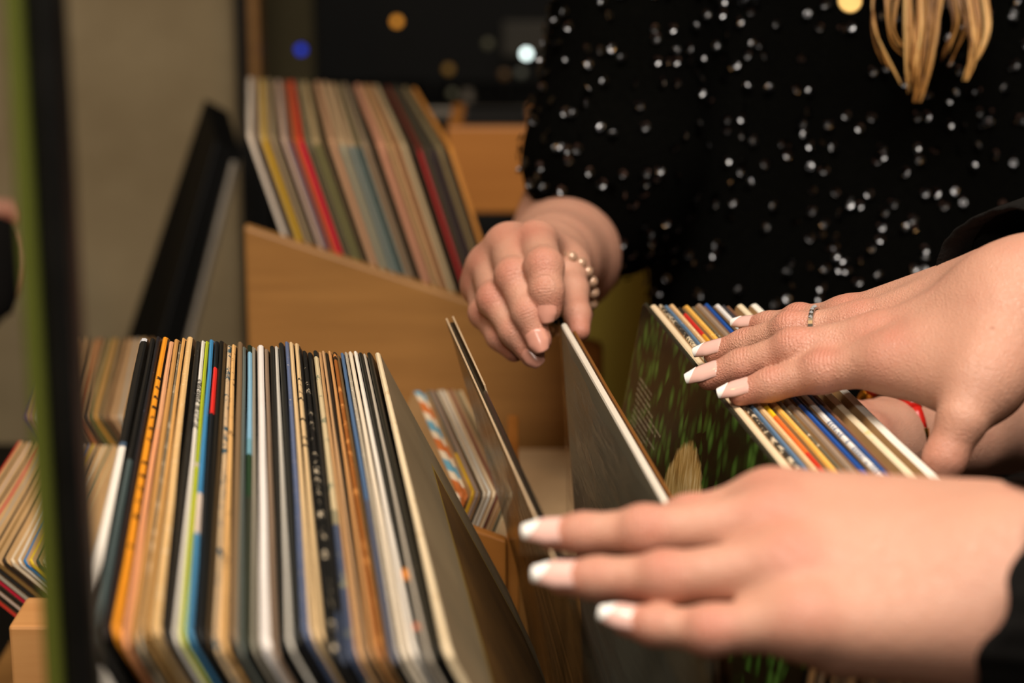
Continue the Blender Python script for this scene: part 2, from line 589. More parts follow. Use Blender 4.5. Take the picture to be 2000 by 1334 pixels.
# ------------------------------------------------------------------ front stack, leaning left
WHT, CRM, TAN = lin(232, 224, 212), lin(222, 190, 142), lin(206, 156, 100)
BLK, GRY, BRN = lin(18, 17, 15), lin(150, 140, 124), lin(118, 92, 66)
wf = (lin(220, 210, 195), 0.68)
FRONT = [  # x where its far top shows, y, thickness mm, description, segments, options, edge, face
    (278, 655, 3.4, 'black and white', [(0, lin(205, 205, 210)), (0.025, BLK), (0.46, lin(60, 80, 100)), (0.475, WHT)], {}, 0),
    (296, 655, 2.3, 'plain black', [(0, BLK), (0.52, lin(70, 84, 84))], {}, 2),
    (308, 652, 2.3, 'dark blue-black scuffed', [(0, lin(20, 20, 26))], {'flecks': (lin(90, 90, 120), 0.66)}, 2),
    (320, 652, 2.9, 'orange with black printed ticks', [(0, lin(236, 150, 30))], {'ticks': (lin(35, 22, 8), 24, 0.2, 0.14, 0.85, 0.3, 0.15)}, 3),
    (332, 660, 2.3, 'pinkish tan', [(0, lin(222, 164, 120)), (0.4, lin(232, 160, 112))], {}, 0),
    (343, 657, 2.3, 'ochre brown', [(0, lin(196, 144, 80))], {}, 0),
    (351, 665, 1.2, 'thin grey mottled', [(0, lin(122, 112, 92))], {'mottle': (lin(180, 168, 144), 130, 0.52)}, 1),
    (357, 654, 1.9, 'golden tan', [(0, lin(222, 168, 96))], {}, 0),
    (368, 652, 2.9, 'thick worn cream-tan', [(0, lin(220, 180, 122))], {'flecks': (lin(240, 222, 190), 0.62)}, 0),
    (384, 660, 2.4, 'black speckled', [(0, lin(28, 26, 22))], {'flecks': wf}, 2),
    (395, 660, 2.3, 'white with black scribbled print', [(0, WHT)], {'ticks': (BLK, 110, 0.1, 0.20, 0.40, 0.75), 'flecks': (lin(120, 110, 96), 0.72)}, 0),
    (403, 661, 2.2, 'lime green', [(0, lin(178, 190, 20)), (0.52, lin(220, 200, 170)), (0.535, lin(190, 198, 14))], {}, 1),
    (411, 658, 2.2, 'blue with a white band', [(0, lin(62, 136, 186)), (0.63, lin(226, 206, 190)), (0.75, lin(72, 138, 182))], {}, 0),
    (421, 660, 1.9, 'black with red strip', [(0, lin(20, 24, 26)), (0.14, lin(226, 44, 34)), (0.34, lin(16, 22, 26))], {}, 2),
    (430, 659, 1.9, 'black dusty', [(0, lin(20, 19, 14))], {'flecks': (lin(120, 110, 90), 0.74)}, 2),
    (437, 664, 1.2, 'thin dark brown', [(0, lin(72, 54, 28))], {}, 2),
    (445, 668, 1.8, 'teal and cream mottled', [(0, lin(206, 178, 140))], {'mottle': (lin(28, 78, 96), 170, 0.53)}, 0),
    (454, 667, 2.0, 'orange-cream patterned', [(0, lin(228, 178, 112))], {'mottle': (lin(96, 70, 44), 260, 0.60)}, 0),
    (466, 662, 2.6, 'grey-brown', [(0, lin(124, 100, 72))], {}, 1),
    (475, 672, 1.2, 'thin teal-grey', [(0, lin(96, 104, 98))], {}, 1),
    (485, 668, 2.3, 'light blue, green-ended', [(0, lin(24, 38, 18)), (0.045, lin(132, 180, 208)), (0.42, lin(110, 160, 176)), (0.48, lin(30, 60, 34)), (0.62, lin(50, 54, 40))], {}, 2),
    (493, 672, 1.1, 'thin grey', [(0, lin(150, 142, 124))], {}, 1),
    (505, 668, 3.5, 'thick glossy white', [(0, lin(240, 232, 226))], {'rough': 0.3}, 1),
    (518, 676, 1.6, 'dull taupe', [(0, lin(140, 116, 94))], {}, 1),
    (528, 669, 2.2, 'plain black matt', [(0, lin(26, 26, 22))], {}, 2),
    (537, 670, 1.3, 'thin white and grey', [(0, lin(206, 200, 188))], {}, 0),
    (546, 664, 2.2, 'charcoal', [(0, lin(30, 31, 27))], {}, 2),
    (557, 661, 1.8, 'slate blue chipped', [(0, lin(92, 106, 140))], {'flecks': (lin(210, 195, 170), 0.63)}, 0),
    (566, 663, 1.9, 'creamy tan', [(0, CRM)], {}, 0),
    (576, 664, 2.1, 'cream with small black marks', [(0, lin(220, 188, 140))], {'ticks': (lin(40, 30, 20), 70, 0.6, 0.18, 0.5)}, 0),
    (584, 676, 1.1, 'thin black', [(0, BLK)], {}, 2),
    (592, 680, 2.2, 'black badly worn', [(0, lin(20, 20, 18))], {'wear': 0.42}, 2),
    (602, 682, 2.0, 'dark black smooth', [(0, lin(20, 20, 18)), (0.9, lin(50, 60, 80))], {}, 2),
    (613, 679, 2.4, 'marbled cream with a black end', [(0, lin(24, 28, 26)), (0.04, lin(205, 186, 146)), (0.64, lin(150, 140, 110)), (0.68, lin(70, 80, 104))], {'mottle': (lin(132, 132, 106), 150, 0.55)}, 0),
    (622, 681, 1.2, 'thin tan', [(0, lin(190, 146, 98))], {}, 0),
    (629, 680, 1.3, 'thin light brown', [(0, lin(196, 154, 110))], {}, 0),
    (635, 683, 1.0, 'thin jet black', [(0, lin(20, 17, 12))], {}, 2),
    (641, 680, 1.3, 'thin caramel', [(0, lin(206, 150, 92))], {}, 0),
    (650, 681, 2.4, 'rust brown with a dark end', [(0, lin(40, 28, 16)), (0.05, lin(150, 88, 34))], {'mottle': (lin(196, 130, 66), 120, 0.55)}, 0),
    (658, 688, 1.1, 'thin olive-brown', [(0, lin(110, 84, 48))], {}, 3),
    (665, 683, 1.8, 'steel blue', [(0, lin(78, 106, 142)), (0.6, lin(86, 92, 112))], {}, 2),
    (673, 682, 1.8, 'pale grey scuffed', [(0, lin(176, 164, 144))], {'flecks': (lin(232, 222, 204), 0.6)}, 0),
    (681, 681, 2.0, 'ivory', [(0, lin(232, 216, 192))], {'flecks': (lin(200, 180, 150), 0.66)}, 0),
    (691, 680, 2.1, 'white', [(0, lin(238, 228, 214))], {}, 0),
    (701, 683, 2.2, 'black with orange dots', [(0, lin(24, 24, 17)), (0.80, lin(216, 130, 30)), (0.825, lin(24, 24, 17)), (0.93, lin(190, 84, 24)), (0.945, lin(24, 24, 17))], {}, 2),
    (709, 685, 0.9, 'very thin pale', [(0, lin(190, 178, 160))], {}, 1),
    (717, 682, 1.9, 'black with gold specks', [(0, lin(28, 26, 16))], {'flecks': (lin(150, 116, 60), 0.70)}, 2),
    (733, 682, 2.3, 'rightmost cream', [(0, lin(232, 210, 172))], {'mottle': (lin(206, 176, 132), 200, 0.6)}, 0),
]
x0, x1 = FRONT[0][0], FRONT[-1][0]
def fit_widths(tops, ths, lean, yaw=YAW, fill=0.93):
    """thicknesses in metres, shrunk where needed so that neighbouring sleeves never touch"""
    n_ = Vector((math.cos(yaw) * math.cos(lean), math.sin(yaw) * math.cos(lean), math.sin(lean)))
    xs = [Vector(p).dot(n_) for p in tops]
    ths = [t / 1000 for t in ths]
    for _ in range(6):
        for i in range(len(xs) - 1):
            room = max(0.0003, (xs[i + 1] - xs[i]) * fill)
            s = (ths[i] + ths[i + 1]) / 2
            if s > room:
                ths[i] *= room / s
                ths[i + 1] *= room / s
    return ths


FT = [on_level(r[0], r[1], 0.2027 + 0.0085 * (r[0] - x0) / (x1 - x0)) for r in FRONT]
FW = fit_widths(FT, [r[2] for r in FRONT], rad(26.5))
def framed_cover():
    """grey-brown cover with a darker brown picture inside a thin ochre line"""
    m, nt, b_ = new_mat('framed_brown_cover')
    sx = N(nt, 'ShaderNodeSeparateXYZ')
    nt.links.new(coords(nt), sx.inputs[0])
    Y = mth(nt, 'MULTIPLY', sx.outputs[1], -1.0)

    def inside(y_, z_):
        return mth(nt, 'MULTIPLY', mth(nt, 'GREATER_THAN', Y, y_), mth(nt, 'LESS_THAN', sx.outputs[2], z_))
    n = noise(nt, coords(nt), 14, 4)
    c = ramp(nt, n, [(0.3, lin(112, 96, 72)), (0.7, lin(136, 118, 90))])
    c = mixc(nt, inside(0.046, 0.2640), c, lin(140, 112, 40))
    c = mixc(nt, inside(0.049, 0.2625), c, ramp(nt, n, [(0.35, lin(70, 46, 16)), (0.65, lin(98, 66, 24))]))
    nt.links.new(c, b_.inputs['Base Color'])
    b_.inputs['Roughness'].default_value = 0.45
    return m


FACE['framed'] = framed_cover()
for i, (px, py, th, desc, segs, opt, edge) in enumerate(FRONT):
    q = (px - x0) / (x1 - x0)
    far = FT[i]
    o_ = dict(opt)
    rough = o_.pop('rough', 0.5)
    mt = spine_mat('edge_' + desc.replace(' ', '_'), segs, rough=rough, corner=random.choice((0.3, 0.6, 0.85)), **o_)
    last = i == len(FRONT) - 1
    end = 'second from the right end' if i == len(FRONT) - 2 else ('far left end' if i == 0 else ordinal(i + 1) + ' from the left')
    lab = ('cream-edged record sleeve with brown framed cover, rightmost of the nearest row' if last else
           '%s record sleeve, %s in the nearest row' % (desc, end))
    o = sleeve('record_sleeve', lab, 'record sleeves in the nearest row', far, 0.315, FW[i],
           (rad(26.5), rad(-1.0), 0.110), YAW, mt,
           face_l='dark', face_r='framed' if last else 'dark', edge=edge, open_front=(edge == 2 and i % 2 == 0))
    if edge != 2:
        o.data.materials[3] = mt

# ------------------------------------------------------------------ loose and held sleeves
def film_mat():
    m, nt, b = new_mat('clear_film')
    v = coords(nt, (3, 1, 8))
    n = noise(nt, v, 14, 4, 0.6)
    b.inputs['Base Color'].default_value = lin(40, 36, 28)
    b.inputs['Roughness'].default_value = 0.12
    nt.links.new(ramp(nt, n, [(0.3, (0.12, 0.12, 0.12, 1)), (0.75, (0.42, 0.42, 0.42, 1))]), b.inputs['Alpha'])
    bump(nt, b, n, 0.5, 0.003)
    return m


M['film'] = film_mat()


def reflective_plastic():
    m, nt, b = new_mat('dark_plastic_reflections')
    v = coords(nt, (1, 1, 1))
    n = noise(nt, coords(nt, (1, 5, 1.2)), 14, 5, 0.7)
    c = ramp(nt, n, [(0.38, lin(17, 15, 11)), (0.56, lin(52, 46, 34)), (0.72, lin(110, 98, 76))])  # lighter smears put reflections on the clear plastic into the colour
    nt.links.new(c, b.inputs['Base Color'])
    b.inputs['Roughness'].default_value = 0.2
    nt.links.new(ramp(nt, n, [(0.3, (0.30, 0.30, 0.30, 1)), (0.65, (0.72, 0.72, 0.72, 1))]), b.inputs['Alpha'])
    bump(nt, b, n, 0.35, 0.002)
    return m


M['reflection_smears'] = reflective_plastic()
far = on_level(879, 624, 0.2150)
m_ = spine_mat('edge_loose_black', [(0, lin(28, 24, 17))], rough=0.3)
lo = sleeve('record_sleeve', 'dark glossy record sleeve standing alone between nearest row and pinching hand', 'loose record sleeves', far, 0.315, 0.0034,
            (rad(15.0), rad(3.0), 0.09), YAW + rad(0.8), m_, face_l=M['reflection_smears'], face_r=M['reflection_smears'], edge=2)
lo.data.materials[3] = M['reflection_smears']
lo.data.materials[4] = M['reflection_smears']
# paper lining of that sleeve: its thin cream lips along the opening
for side in (-1, 1):
    mb = MB()
    a = rad(15)
    base = Vector((0, 0, 0))
    off = lo.matrix_basis.inverted() @ far
    nrm = Vector((math.cos(a), 0, math.sin(a)))
    upv = Vector((-math.sin(a), 0, math.cos(a)))
    c0 = off + nrm * 0.00150 * side + upv * -0.0003
    ln = 0.115 if side > 0 else 0.312
    v_ = [c0 + nrm * s * 0.00035 + Vector((0, -y, 0)) + upv * u for y in (0.001, ln) for u in (-0.004, 0.0016) for s in (-1, 1)]
    mb.add(v_, [(0, 1, 3, 2), (4, 6, 7, 5), (0, 4, 5, 1), (2, 3, 7, 6), (0, 2, 6, 4), (1, 5, 7, 3)])
    mb.build('paper_lip', EDGE_MATS[0], lo)

far = on_level(1099, 626, 0.2150)
m_ = spine_mat('edge_held_white', [(0, lin(228, 218, 202))])


def inner_grey():
    m, nt, b = new_mat('paper_inner_sleeve')
    n = noise(nt, coords(nt), 9, 3)
    nt.links.new(ramp(nt, n, [(0.3, lin(150, 148, 130)), (0.7, lin(166, 162, 142))]), b.inputs['Base Color'])
    b.inputs['Roughness'].default_value = 0.55
    return m


hr = sleeve('record_sleeve', 'white-edged record sleeve pinched upright by the hand with the pearl bracelet', 'loose record sleeves', far, 0.315, 0.0030,
            (rad(4.5), rad(1.5), 0.08), YAW - rad(0.6), m_, face_l=inner_grey(), face_r='white', edge=0)
far2 = far + EV * 0.0042 - Vector((0, 0, 0.003)) - DV * 0.003
m_ = spine_mat('edge_amber', [(0, lin(120, 74, 22))])
sleeve('record_sleeve', 'amber-brown record sleeve directly behind the pinched white-edged one', 'loose record sleeves', far2, 0.312, 0.0016,
       (rad(4.5), rad(1.5), 0.08), YAW - rad(0.6), m_, face_l='brown', face_r='brown', edge=3)
# clear protective film hanging open on the near side of the held sleeve
a = rad(6.5)
fv, ff = [], []
L = 0.31
ny, nz = 14, 8
for i in range(ny + 1):
    for j in range(nz + 1):
        y = -L * i / ny
        z_ = -0.19 * j / nz
        gap = 0.0022 + 0.010 * math.sin(math.pi * i / ny) * (1 - 0.3 * j / nz) * 0.45
        fv.append((-gap + math.tan(rad(3.0)) * -z_ + 0.0006 * math.sin(i * 1.7 + j), y, z_ + 0.001))
for i in range(ny):
    for j in range(nz):
        k = i * (nz + 1) + j
        ff.append((k, k + 1, k + nz + 2, k + nz + 1))
off = hr.matrix_basis.inverted() @ far
fo = mesh_obj('clear_cover', [Vector(p) + off for p in fv], ff, M['film'], hr, smooth=True)
fo['label'] = 'clear plastic outer cover'


# ------------------------------------------------------------------ right stack, leaning right
def leaf_cover():
    m, nt, b = new_mat('leafy_cover_print')
    t = N(nt, 'ShaderNodeTexCoord')
    mp = N(nt, 'ShaderNodeMapping')
    nt.links.new(t.outputs['Object'], mp.inputs[0])
    sx = N(nt, 'ShaderNodeSeparateXYZ')
    nt.links.new(mp.outputs[0], sx.inputs[0])
    Y = mth(nt, 'MULTIPLY', sx.outputs[1], -1.0)          # 0 far .. .315 near
    Z = sx.outputs[2]                                      # 0 foot .. .31 top
    cb = N(nt, 'ShaderNodeCombineXYZ')
    nt.links.new(mth(nt, 'MULTIPLY', Y, 1.0), cb.inputs[0])
    nt.links.new(mth(nt, 'MULTIPLY', Z, 0.72), cb.inputs[1])
    vo = N(nt, 'ShaderNodeTexVoronoi')
    vo.inputs['Scale'].default_value = 150
    nt.links.new(cb.outputs[0], vo.inputs['Vector'])
    leaf = ramp(nt, vo.outputs['Distance'], [(0.12, lin(84, 128, 52)), (0.42, lin(48, 88, 30)), (0.68, lin(14, 26, 10))])
    hue = N(nt, 'ShaderNodeSeparateColor')
    nt.links.new(vo.outputs['Color'], hue.inputs[0])
    leaf = mixc(nt, ramp(nt, hue.outputs[0], [(0.22, (1, 1, 1, 1)), (0.55, (0, 0, 0, 1))]), leaf, lin(12, 16, 8))
    big = ramp(nt, noise(nt, cb.outputs[0], 26, 3), [(0.26, (0, 0, 0, 1)), (0.42, (1, 1, 1, 1))])
    c = mixc(nt, big, lin(12, 12, 6), leaf)
    # the back of a fair head printed low on the sleeve
    dy = mth(nt, 'DIVIDE', mth(nt, 'SUBTRACT', Y, 0.136), 0.040)
    dz = mth(nt, 'DIVIDE', mth(nt, 'SUBTRACT', Z, 0.243), 0.044)
    nz_ = mth(nt, 'MULTIPLY', mth(nt, 'SUBTRACT', noise(nt, cb.outputs[0], 130, 3), 0.5), 0.45)
    rr = mth(nt, 'ADD', mth(nt, 'ADD', mth(nt, 'MULTIPLY', dy, dy), mth(nt, 'MULTIPLY', dz, dz)), nz_)
    head = ramp(nt, rr, [(0.80, (1, 1, 1, 1)), (0.95, (0, 0, 0, 1))])
    st = N(nt, 'ShaderNodeCombineXYZ')
    nt.links.new(mth(nt, 'ADD', mth(nt, 'MULTIPLY', Y, 5.0), mth(nt, 'MULTIPLY', Z, 1.8)), st.inputs[0])
    nt.links.new(mth(nt, 'MULTIPLY', Z, 0.9), st.inputs[1])
    strands = ramp(nt, noise(nt, st.outputs[0], 60, 4, 0.6), [(0.32, lin(140, 102, 44)), (0.5, lin(212, 178, 110)), (0.68, lin(244, 224, 170))])
    c = mixc(nt, head, c, strands)
    # small printed text block near the far edge
    line = mth(nt, 'GREATER_THAN', mth(nt, 'FRACT', mth(nt, 'MULTIPLY', Z, 400.0)), 0.56)
    lid = mth(nt, 'FLOOR', mth(nt, 'MULTIPLY', Z, 400.0))
    wn = N(nt, 'ShaderNodeTexWhiteNoise', noise_dimensions='1D')
    nt.links.new(lid, wn.inputs['W'])
    ln_ = mth(nt, 'ADD', 0.034, mth(nt, 'MULTIPLY', wn.outputs[0], 0.034))
    inblk = mth(nt, 'MULTIPLY', mth(nt, 'GREATER_THAN', Y, 0.022), mth(nt, 'LESS_THAN', Y, mth(nt, 'ADD', ln_, 0.014)))
    inz = mth(nt, 'MULTIPLY', mth(nt, 'GREATER_THAN', Z, 0.254), mth(nt, 'LESS_THAN', Z, 0.2825))
    chars = mth(nt, 'GREATER_THAN', noise(nt, coords(nt, (1, 1, 0.1)), 1100, 1), 0.47)
    tx = mth(nt, 'MULTIPLY', mth(nt, 'MULTIPLY', line, inblk), mth(nt, 'MULTIPLY', inz, chars))
    c = mixc(nt, mth(nt, 'MULTIPLY', tx, 0.75), c, lin(176, 168, 140))
    nt.links.new(c, b.inputs['Base Color'])
    b.inputs['Roughness'].default_value = 0.32
    b.inputs['Specular IOR Level'].default_value = 0.3
    return m


RIGHT = [
    (1259, 586, 1.6, 'dark leafy-green cover printed with a fair-haired head', [(0, lin(40, 40, 24))], {'flecks': (lin(160, 150, 120), 0.66)}, 2),
    (1275, 590, 3.6, 'thick pale cream', [(0, lin(232, 208, 172))], {}, 0),
    (1288, 589, 2.1, 'black and white speckled', [(0, lin(44, 38, 30))], {'wear': 0.46, 'ticks': (lin(225, 205, 165), 70, 0.4, 0.2, 0.6)}, 2),
    (1299, 590, 1.8, 'faded blue speckled', [(0, lin(92, 122, 152))], {'wear': 0.36}, 0),
    (1310, 588, 2.6, 'pale orange-cream worn', [(0, lin(232, 190, 138))], {'flecks': (lin(246, 232, 205), 0.62)}, 0),
    (1325, 594, 2.2, 'red, yellow and green striped', [(0, lin(30, 26, 20)), (0.05, lin(204, 34, 30)), (0.17, lin(226, 160, 40)), (0.21, lin(46, 132, 40)), (0.30, lin(40, 34, 20)), (0.42, lin(238, 196, 20)), (0.56, lin(230, 110, 40)), (0.70, lin(210, 50, 24))], {}, 2),
    (1339, 590, 2.7, 'golden yellow', [(0, lin(238, 182, 84))], {'flecks': (lin(250, 214, 130), 0.6)}, 0),
    (1351, 593, 1.6, 'thin grey flecked', [(0, lin(104, 98, 80))], {'wear': 0.4}, 1),
    (1363, 588, 2.6, 'taupe grey', [(0, lin(152, 130, 110))], {}, 1),
    (1377, 588, 2.1, 'strong blue', [(0, lin(24, 84, 172))], {}, 0),
    (1387, 592, 1.4, 'thin navy flecked', [(0, lin(40, 44, 56))], {'flecks': wf}, 2),
    (1399, 589, 2.6, 'clean white with small print', [(0, lin(238, 234, 230))], {'ticks': (lin(120, 130, 150), 120, 0.5, 0.55, 0.95)}, 0),
    (1410, 591, 1.4, 'thin royal blue', [(0, lin(50, 50, 60)), (0.3, lin(36, 84, 150))], {}, 0),
    (1419, 592, 1.8, 'chestnut brown', [(0, lin(124, 86, 62))], {}, 3),
    (1444, 589, 3.6, 'thick parchment', [(0, lin(236, 218, 184))], {'mottle': (lin(226, 196, 140), 90, 0.58)}, 0),
    (1472, 587, 4.2, 'thickest white box-like', [(0, lin(240, 234, 222))], {}, 0),
]
leafy = leaf_cover()
RT = [on_level(r[0], r[1], 0.2115) for r in RIGHT]
RW = fit_widths(RT, [r[2] for r in RIGHT], rad(-10), fill=0.9)
for i, (px, py, th, desc, segs, opt, edge) in enumerate(RIGHT):
    q = i / (len(RIGHT) - 1)
    far = RT[i]
    mt = spine_mat('edge_' + desc.replace(' ', '_').replace(',', ''), segs, **opt)
    if i == 0:
        lab = 'record sleeve with dark leafy-green cover showing a fair-haired head from behind'
    elif i == len(RIGHT) - 1:
        lab = 'thickest white record sleeve, rightmost of the row under the ringed hand'
    else:
        lab = '%s record sleeve, %s from the leafy cover under the ringed hand' % (desc, ordinal(i))
    sleeve('record_sleeve', lab, 'record sleeves under the ringed hand', far, 0.315, RW[i],
           (rad(-10), rad(7.0), 0.085), YAW, mt,
           face_l=leafy if i == 0 else 'tan', face_r='white' if i > 12 else 'tan', edge=edge)

# the bin that holds the front rows
open_bin('record_bin', 'low wooden tray under the nearest two rows of records', EV * 0.004 + DV * 0.470, 0.234, 0.392, 0.7645, 0.045, M['wood'], far_board=False)

# ------------------------------------------------------------------ back bin
BACK = [
    (485, 3.9, 'leftmost white', [(0, lin(232, 218, 200))], {}, 0),
    (501, 2.6, 'navy edged', [(0, lin(150, 140, 130))], {}, 2),
    (513, 4.2, 'yellow patterned', [(0, lin(206, 172, 88))], {}, 0, lin(214, 168, 30), lin(40, 48, 70)),
    (530, 3.4, 'greyish cream', [(0, lin(170, 150, 116))], {}, 0),
    (541, 2.6, 'dark slate', [(0, lin(60, 58, 48))], {}, 2),
    (553, 3.6, 'pale mauve', [(0, lin(206, 176, 156))], {}, 0),
    (564, 2.6, 'deep purple', [(0, lin(70, 44, 60))], {}, 2, lin(72, 40, 92), None),
    (573, 2.2, 'thin orange', [(0, lin(196, 110, 50))], {}, 3, lin(206, 110, 30), None),
    (584, 4.6, 'vivid red', [(0, lin(206, 50, 26))], {}, 3, lin(216, 14, 48), None),
    (601, 3.6, 'mossy grey', [(0, lin(126, 118, 90))], {}, 1),
    (616, 4.2, 'olive cream', [(0, lin(184, 160, 116))], {}, 1, lin(120, 116, 70), None),
    (632, 3.2, 'dark bronze', [(0, lin(72, 62, 40))], {}, 2),
    (647, 4.2, 'dusty pink-tan', [(0, lin(206, 160, 122))], {}, 0),
    (665, 4.6, 'warm cream', [(0, lin(200, 168, 128))], {}, 0, lin(176, 172, 146), None),
    (682, 4.2, 'grey-blue', [(0, lin(190, 160, 122))], {}, 1, lin(130, 142, 134), None),
    (697, 3.0, 'muted teal', [(0, lin(140, 126, 92))], {}, 1, lin(76, 108, 108), None),
    (711, 4.0, 'rosy grey', [(0, lin(150, 130, 104))], {}, 1),
    (725, 3.0, 'soot black', [(0, lin(46, 42, 30))], {}, 2),
    (742, 5.0, 'salmon cream', [(0, lin(208, 148, 116))], {}, 0),
    (759, 4.0, 'sandy tan', [(0, lin(196, 154, 106))], {}, 0),
    (773, 3.4, 'brown and black', [(0, lin(180, 130, 88))], {}, 2),
    (787, 3.8, 'pale straw', [(0, lin(190, 168, 130))], {}, 0),
    (803, 3.6, 'coal black', [(0, lin(24, 22, 14))], {}, 2),
    (815, 2.8, 'dark crimson', [(0, lin(110, 26, 20))], {}, 2, lin(170, 16, 30), None),
    (827, 3.4, 'silver white', [(0, lin(60, 56, 44))], {}, 0),
    (842, 4.2, 'inky navy', [(0, lin(50, 52, 44))], {}, 2, lin(40, 38, 46), lin(200, 130, 26)),
    (857, 3.6, 'olive green', [(0, lin(130, 116, 82))], {}, 1),
    (868, 2.4, 'smoky black', [(0, lin(40, 34, 22))], {}, 2),
    (879, 3.6, 'rightmost amber', [(0, lin(206, 138, 58))], {}, 3, lin(206, 138, 58), None),
]


def front_edge_mat(name, c1, c2):
    """card edge whose colour changes once on the way down"""
    m, nt, b = new_mat(name)
    sx = N(nt, 'ShaderNodeSeparateXYZ')
    nt.links.new(coords(nt), sx.inputs[0])
    c = ramp(nt, mth(nt, 'MULTIPLY', sx.outputs[2], 3.2), [(0.0, c2), (0.62, c1)], 'CONSTANT')
    n = noise(nt, coords(nt, (1, 1, 0.3)), 240, 3)
    c = mixc(nt, mth(nt, 'MULTIPLY', n, 0.35), c, mixc(nt, 1.0, c, (0.5, 0.45, 0.4, 1), 'MULTIPLY'))
    nt.links.new(c, b.inputs['Base Color'])
    b.inputs['Roughness'].default_value = 0.7
    return m


BT = [on_level(r[0], 262 + 26 * i / (len(BACK) - 1), 0.2030 + 0.002 * i / (len(BACK) - 1)) + DV * 0.315 for i, r in enumerate(BACK)]
BW = fit_widths(BT, [r[1] for r in BACK], rad(17.5))
for i, row in enumerate(BACK):
    px, th, desc, segs, opt, edge = row[:6]
    q = i / (len(BACK) - 1)
    far = BT[i] + DV * random.uniform(-0.004, 0.004)
    mt = spine_mat('edge_back_' + desc.replace(' ', '_'), segs, **opt)
    o = sleeve('record_sleeve', '%s record sleeve, %s from the left in the sloping-front back bin' % (desc, ordinal(i + 1)),
               'record sleeves in the back bin', far, 0.315, BW[i], (rad(17.5), rad(17.5), 0.2), YAW, mt, edge=edge, open_front=False)
    c1 = row[6] if len(row) > 6 else None
    if c1 is None:
        base = segs[0][1]
        c1 = base
    c2 = (row[7] if len(row) > 7 and row[7] else c1)
    o.data.materials[3] = front_edge_mat('front_' + desc.replace(' ', '_'), c1, c2)

# wooden back bin with a sloping front board
b = empty('record_bin', W(700, 640, 1.335) * 1.0)
b.location.z = TABLE
tag(b, 'tan wooden record bin with a sloping front board behind the singles', 'record bin')
A = W(476, 441, 1.310)
y0 = A.y
xr = 0.060
zr = A.z - (xr - A.x) * 0.345
poly = [(A.x, y0, TABLE + 0.002), (xr, y0, TABLE + 0.002), (xr, y0, zr), (A.x, y0, A.z)]
loc = Vector(b.location)
MB().prism([Vector(p) - loc for p in poly], (0, 0.012, 0)).build('front_board', M['wood'], b, bevel=0.002)
MB().box(Vector((xr - 0.001, y0 + 0.21, TABLE + 0.031)) - loc, (0.006, 0.39, 0.058)).build('side_board', M['wood'], b)
MB().box(Vector((A.x + 0.007, y0 + 0.21, TABLE + 0.031)) - loc, (0.012, 0.39, 0.058)).build('side_board', M['wood'], b)
MB().box(Vector(((A.x + xr) / 2, y0 + 0.21, TABLE + 0.022)) - loc, (xr - A.x - 0.026, 0.38, 0.042)).build('bin_floor', M['wood'], b)

# ------------------------------------------------------------------ low crate with the box of singles
CR = 1.30 - 0.400
b = empty('low_crate', (-0.03, 1.185, TABLE))
tag(b, 'low pale wooden crate between the singles box and the back bin', 'crate')
MB().box((0, 0, CR - TABLE - 0.006), (0.15, 0.17, 0.012)).build('top_board', M['crate_top'], b, bevel=0.0015)
for sx in (-1, 1):
    MB().box((sx * 0.067, 0, (CR - TABLE - 0.012) / 2), (0.012, 0.16, CR - TABLE - 0.0125)).build('side_board', M['wood'], b)
MB().box((0, -0.072, (CR - TABLE - 0.012) / 2), (0.12, 0.012, CR - TABLE - 0.0125)).build('front_board', M['wood'], b)

P2 = W(989, 1057, 0.923)
P0 = W(800, 970, 0.915)
b = empty('singles_box', (-0.025, P2.y + 0.09, TABLE))
tag(b, 'small wooden box with a sloping front board holding the singles', 'record bin')
loc = Vector(b.location)
zl = P2.z + (P2.x + 0.0785) * 0.38
poly = [(-0.0785, P2.y, TABLE + 0.001), (P2.x, P2.y, TABLE + 0.001), (P2.x, P2.y, P2.z), (-0.0785, P2.y, zl)]
MB().prism([Vector(q) - loc for q in poly], (0, 0.007, 0)).build('front_board', M['wood_mid'], b, bevel=0.001)
MB().box(Vector((P2.x + 0.003, P2.y + 0.107, (TABLE + P2.z) / 2)) - loc, (0.006, 0.199, P2.z - TABLE - 0.002)).build('side_board', M['wood_mid'], b, bevel=0.001)
MB().box(Vector((-0.040, P2.y + 0.107, TABLE + 0.037)) - loc, (0.075, 0.197, 0.072)).build('box_floor', M['wood_mid'], b)


def striped():
    m, nt, b_ = new_mat('airmail_stripes')
    sx = N(nt, 'ShaderNodeSeparateXYZ')
    nt.links.new(coords(nt), sx.inputs[0])
    u = mth(nt, 'FRACT', mth(nt, 'ADD', mth(nt, 'MULTIPLY', sx.outputs[1], 15.0), mth(nt, 'MULTIPLY', sx.outputs[0], 30.0)))
    c = ramp(nt, u, [(0, lin(204, 112, 50)), (0.3, lin(226, 206, 176)), (0.5, lin(104, 160, 180)), (0.78, lin(226, 206, 176))], 'CONSTANT')
    nt.links.new(c, b_.inputs['Base Color'])
    b_.inputs['Roughness'].default_value = 0.6
    return m


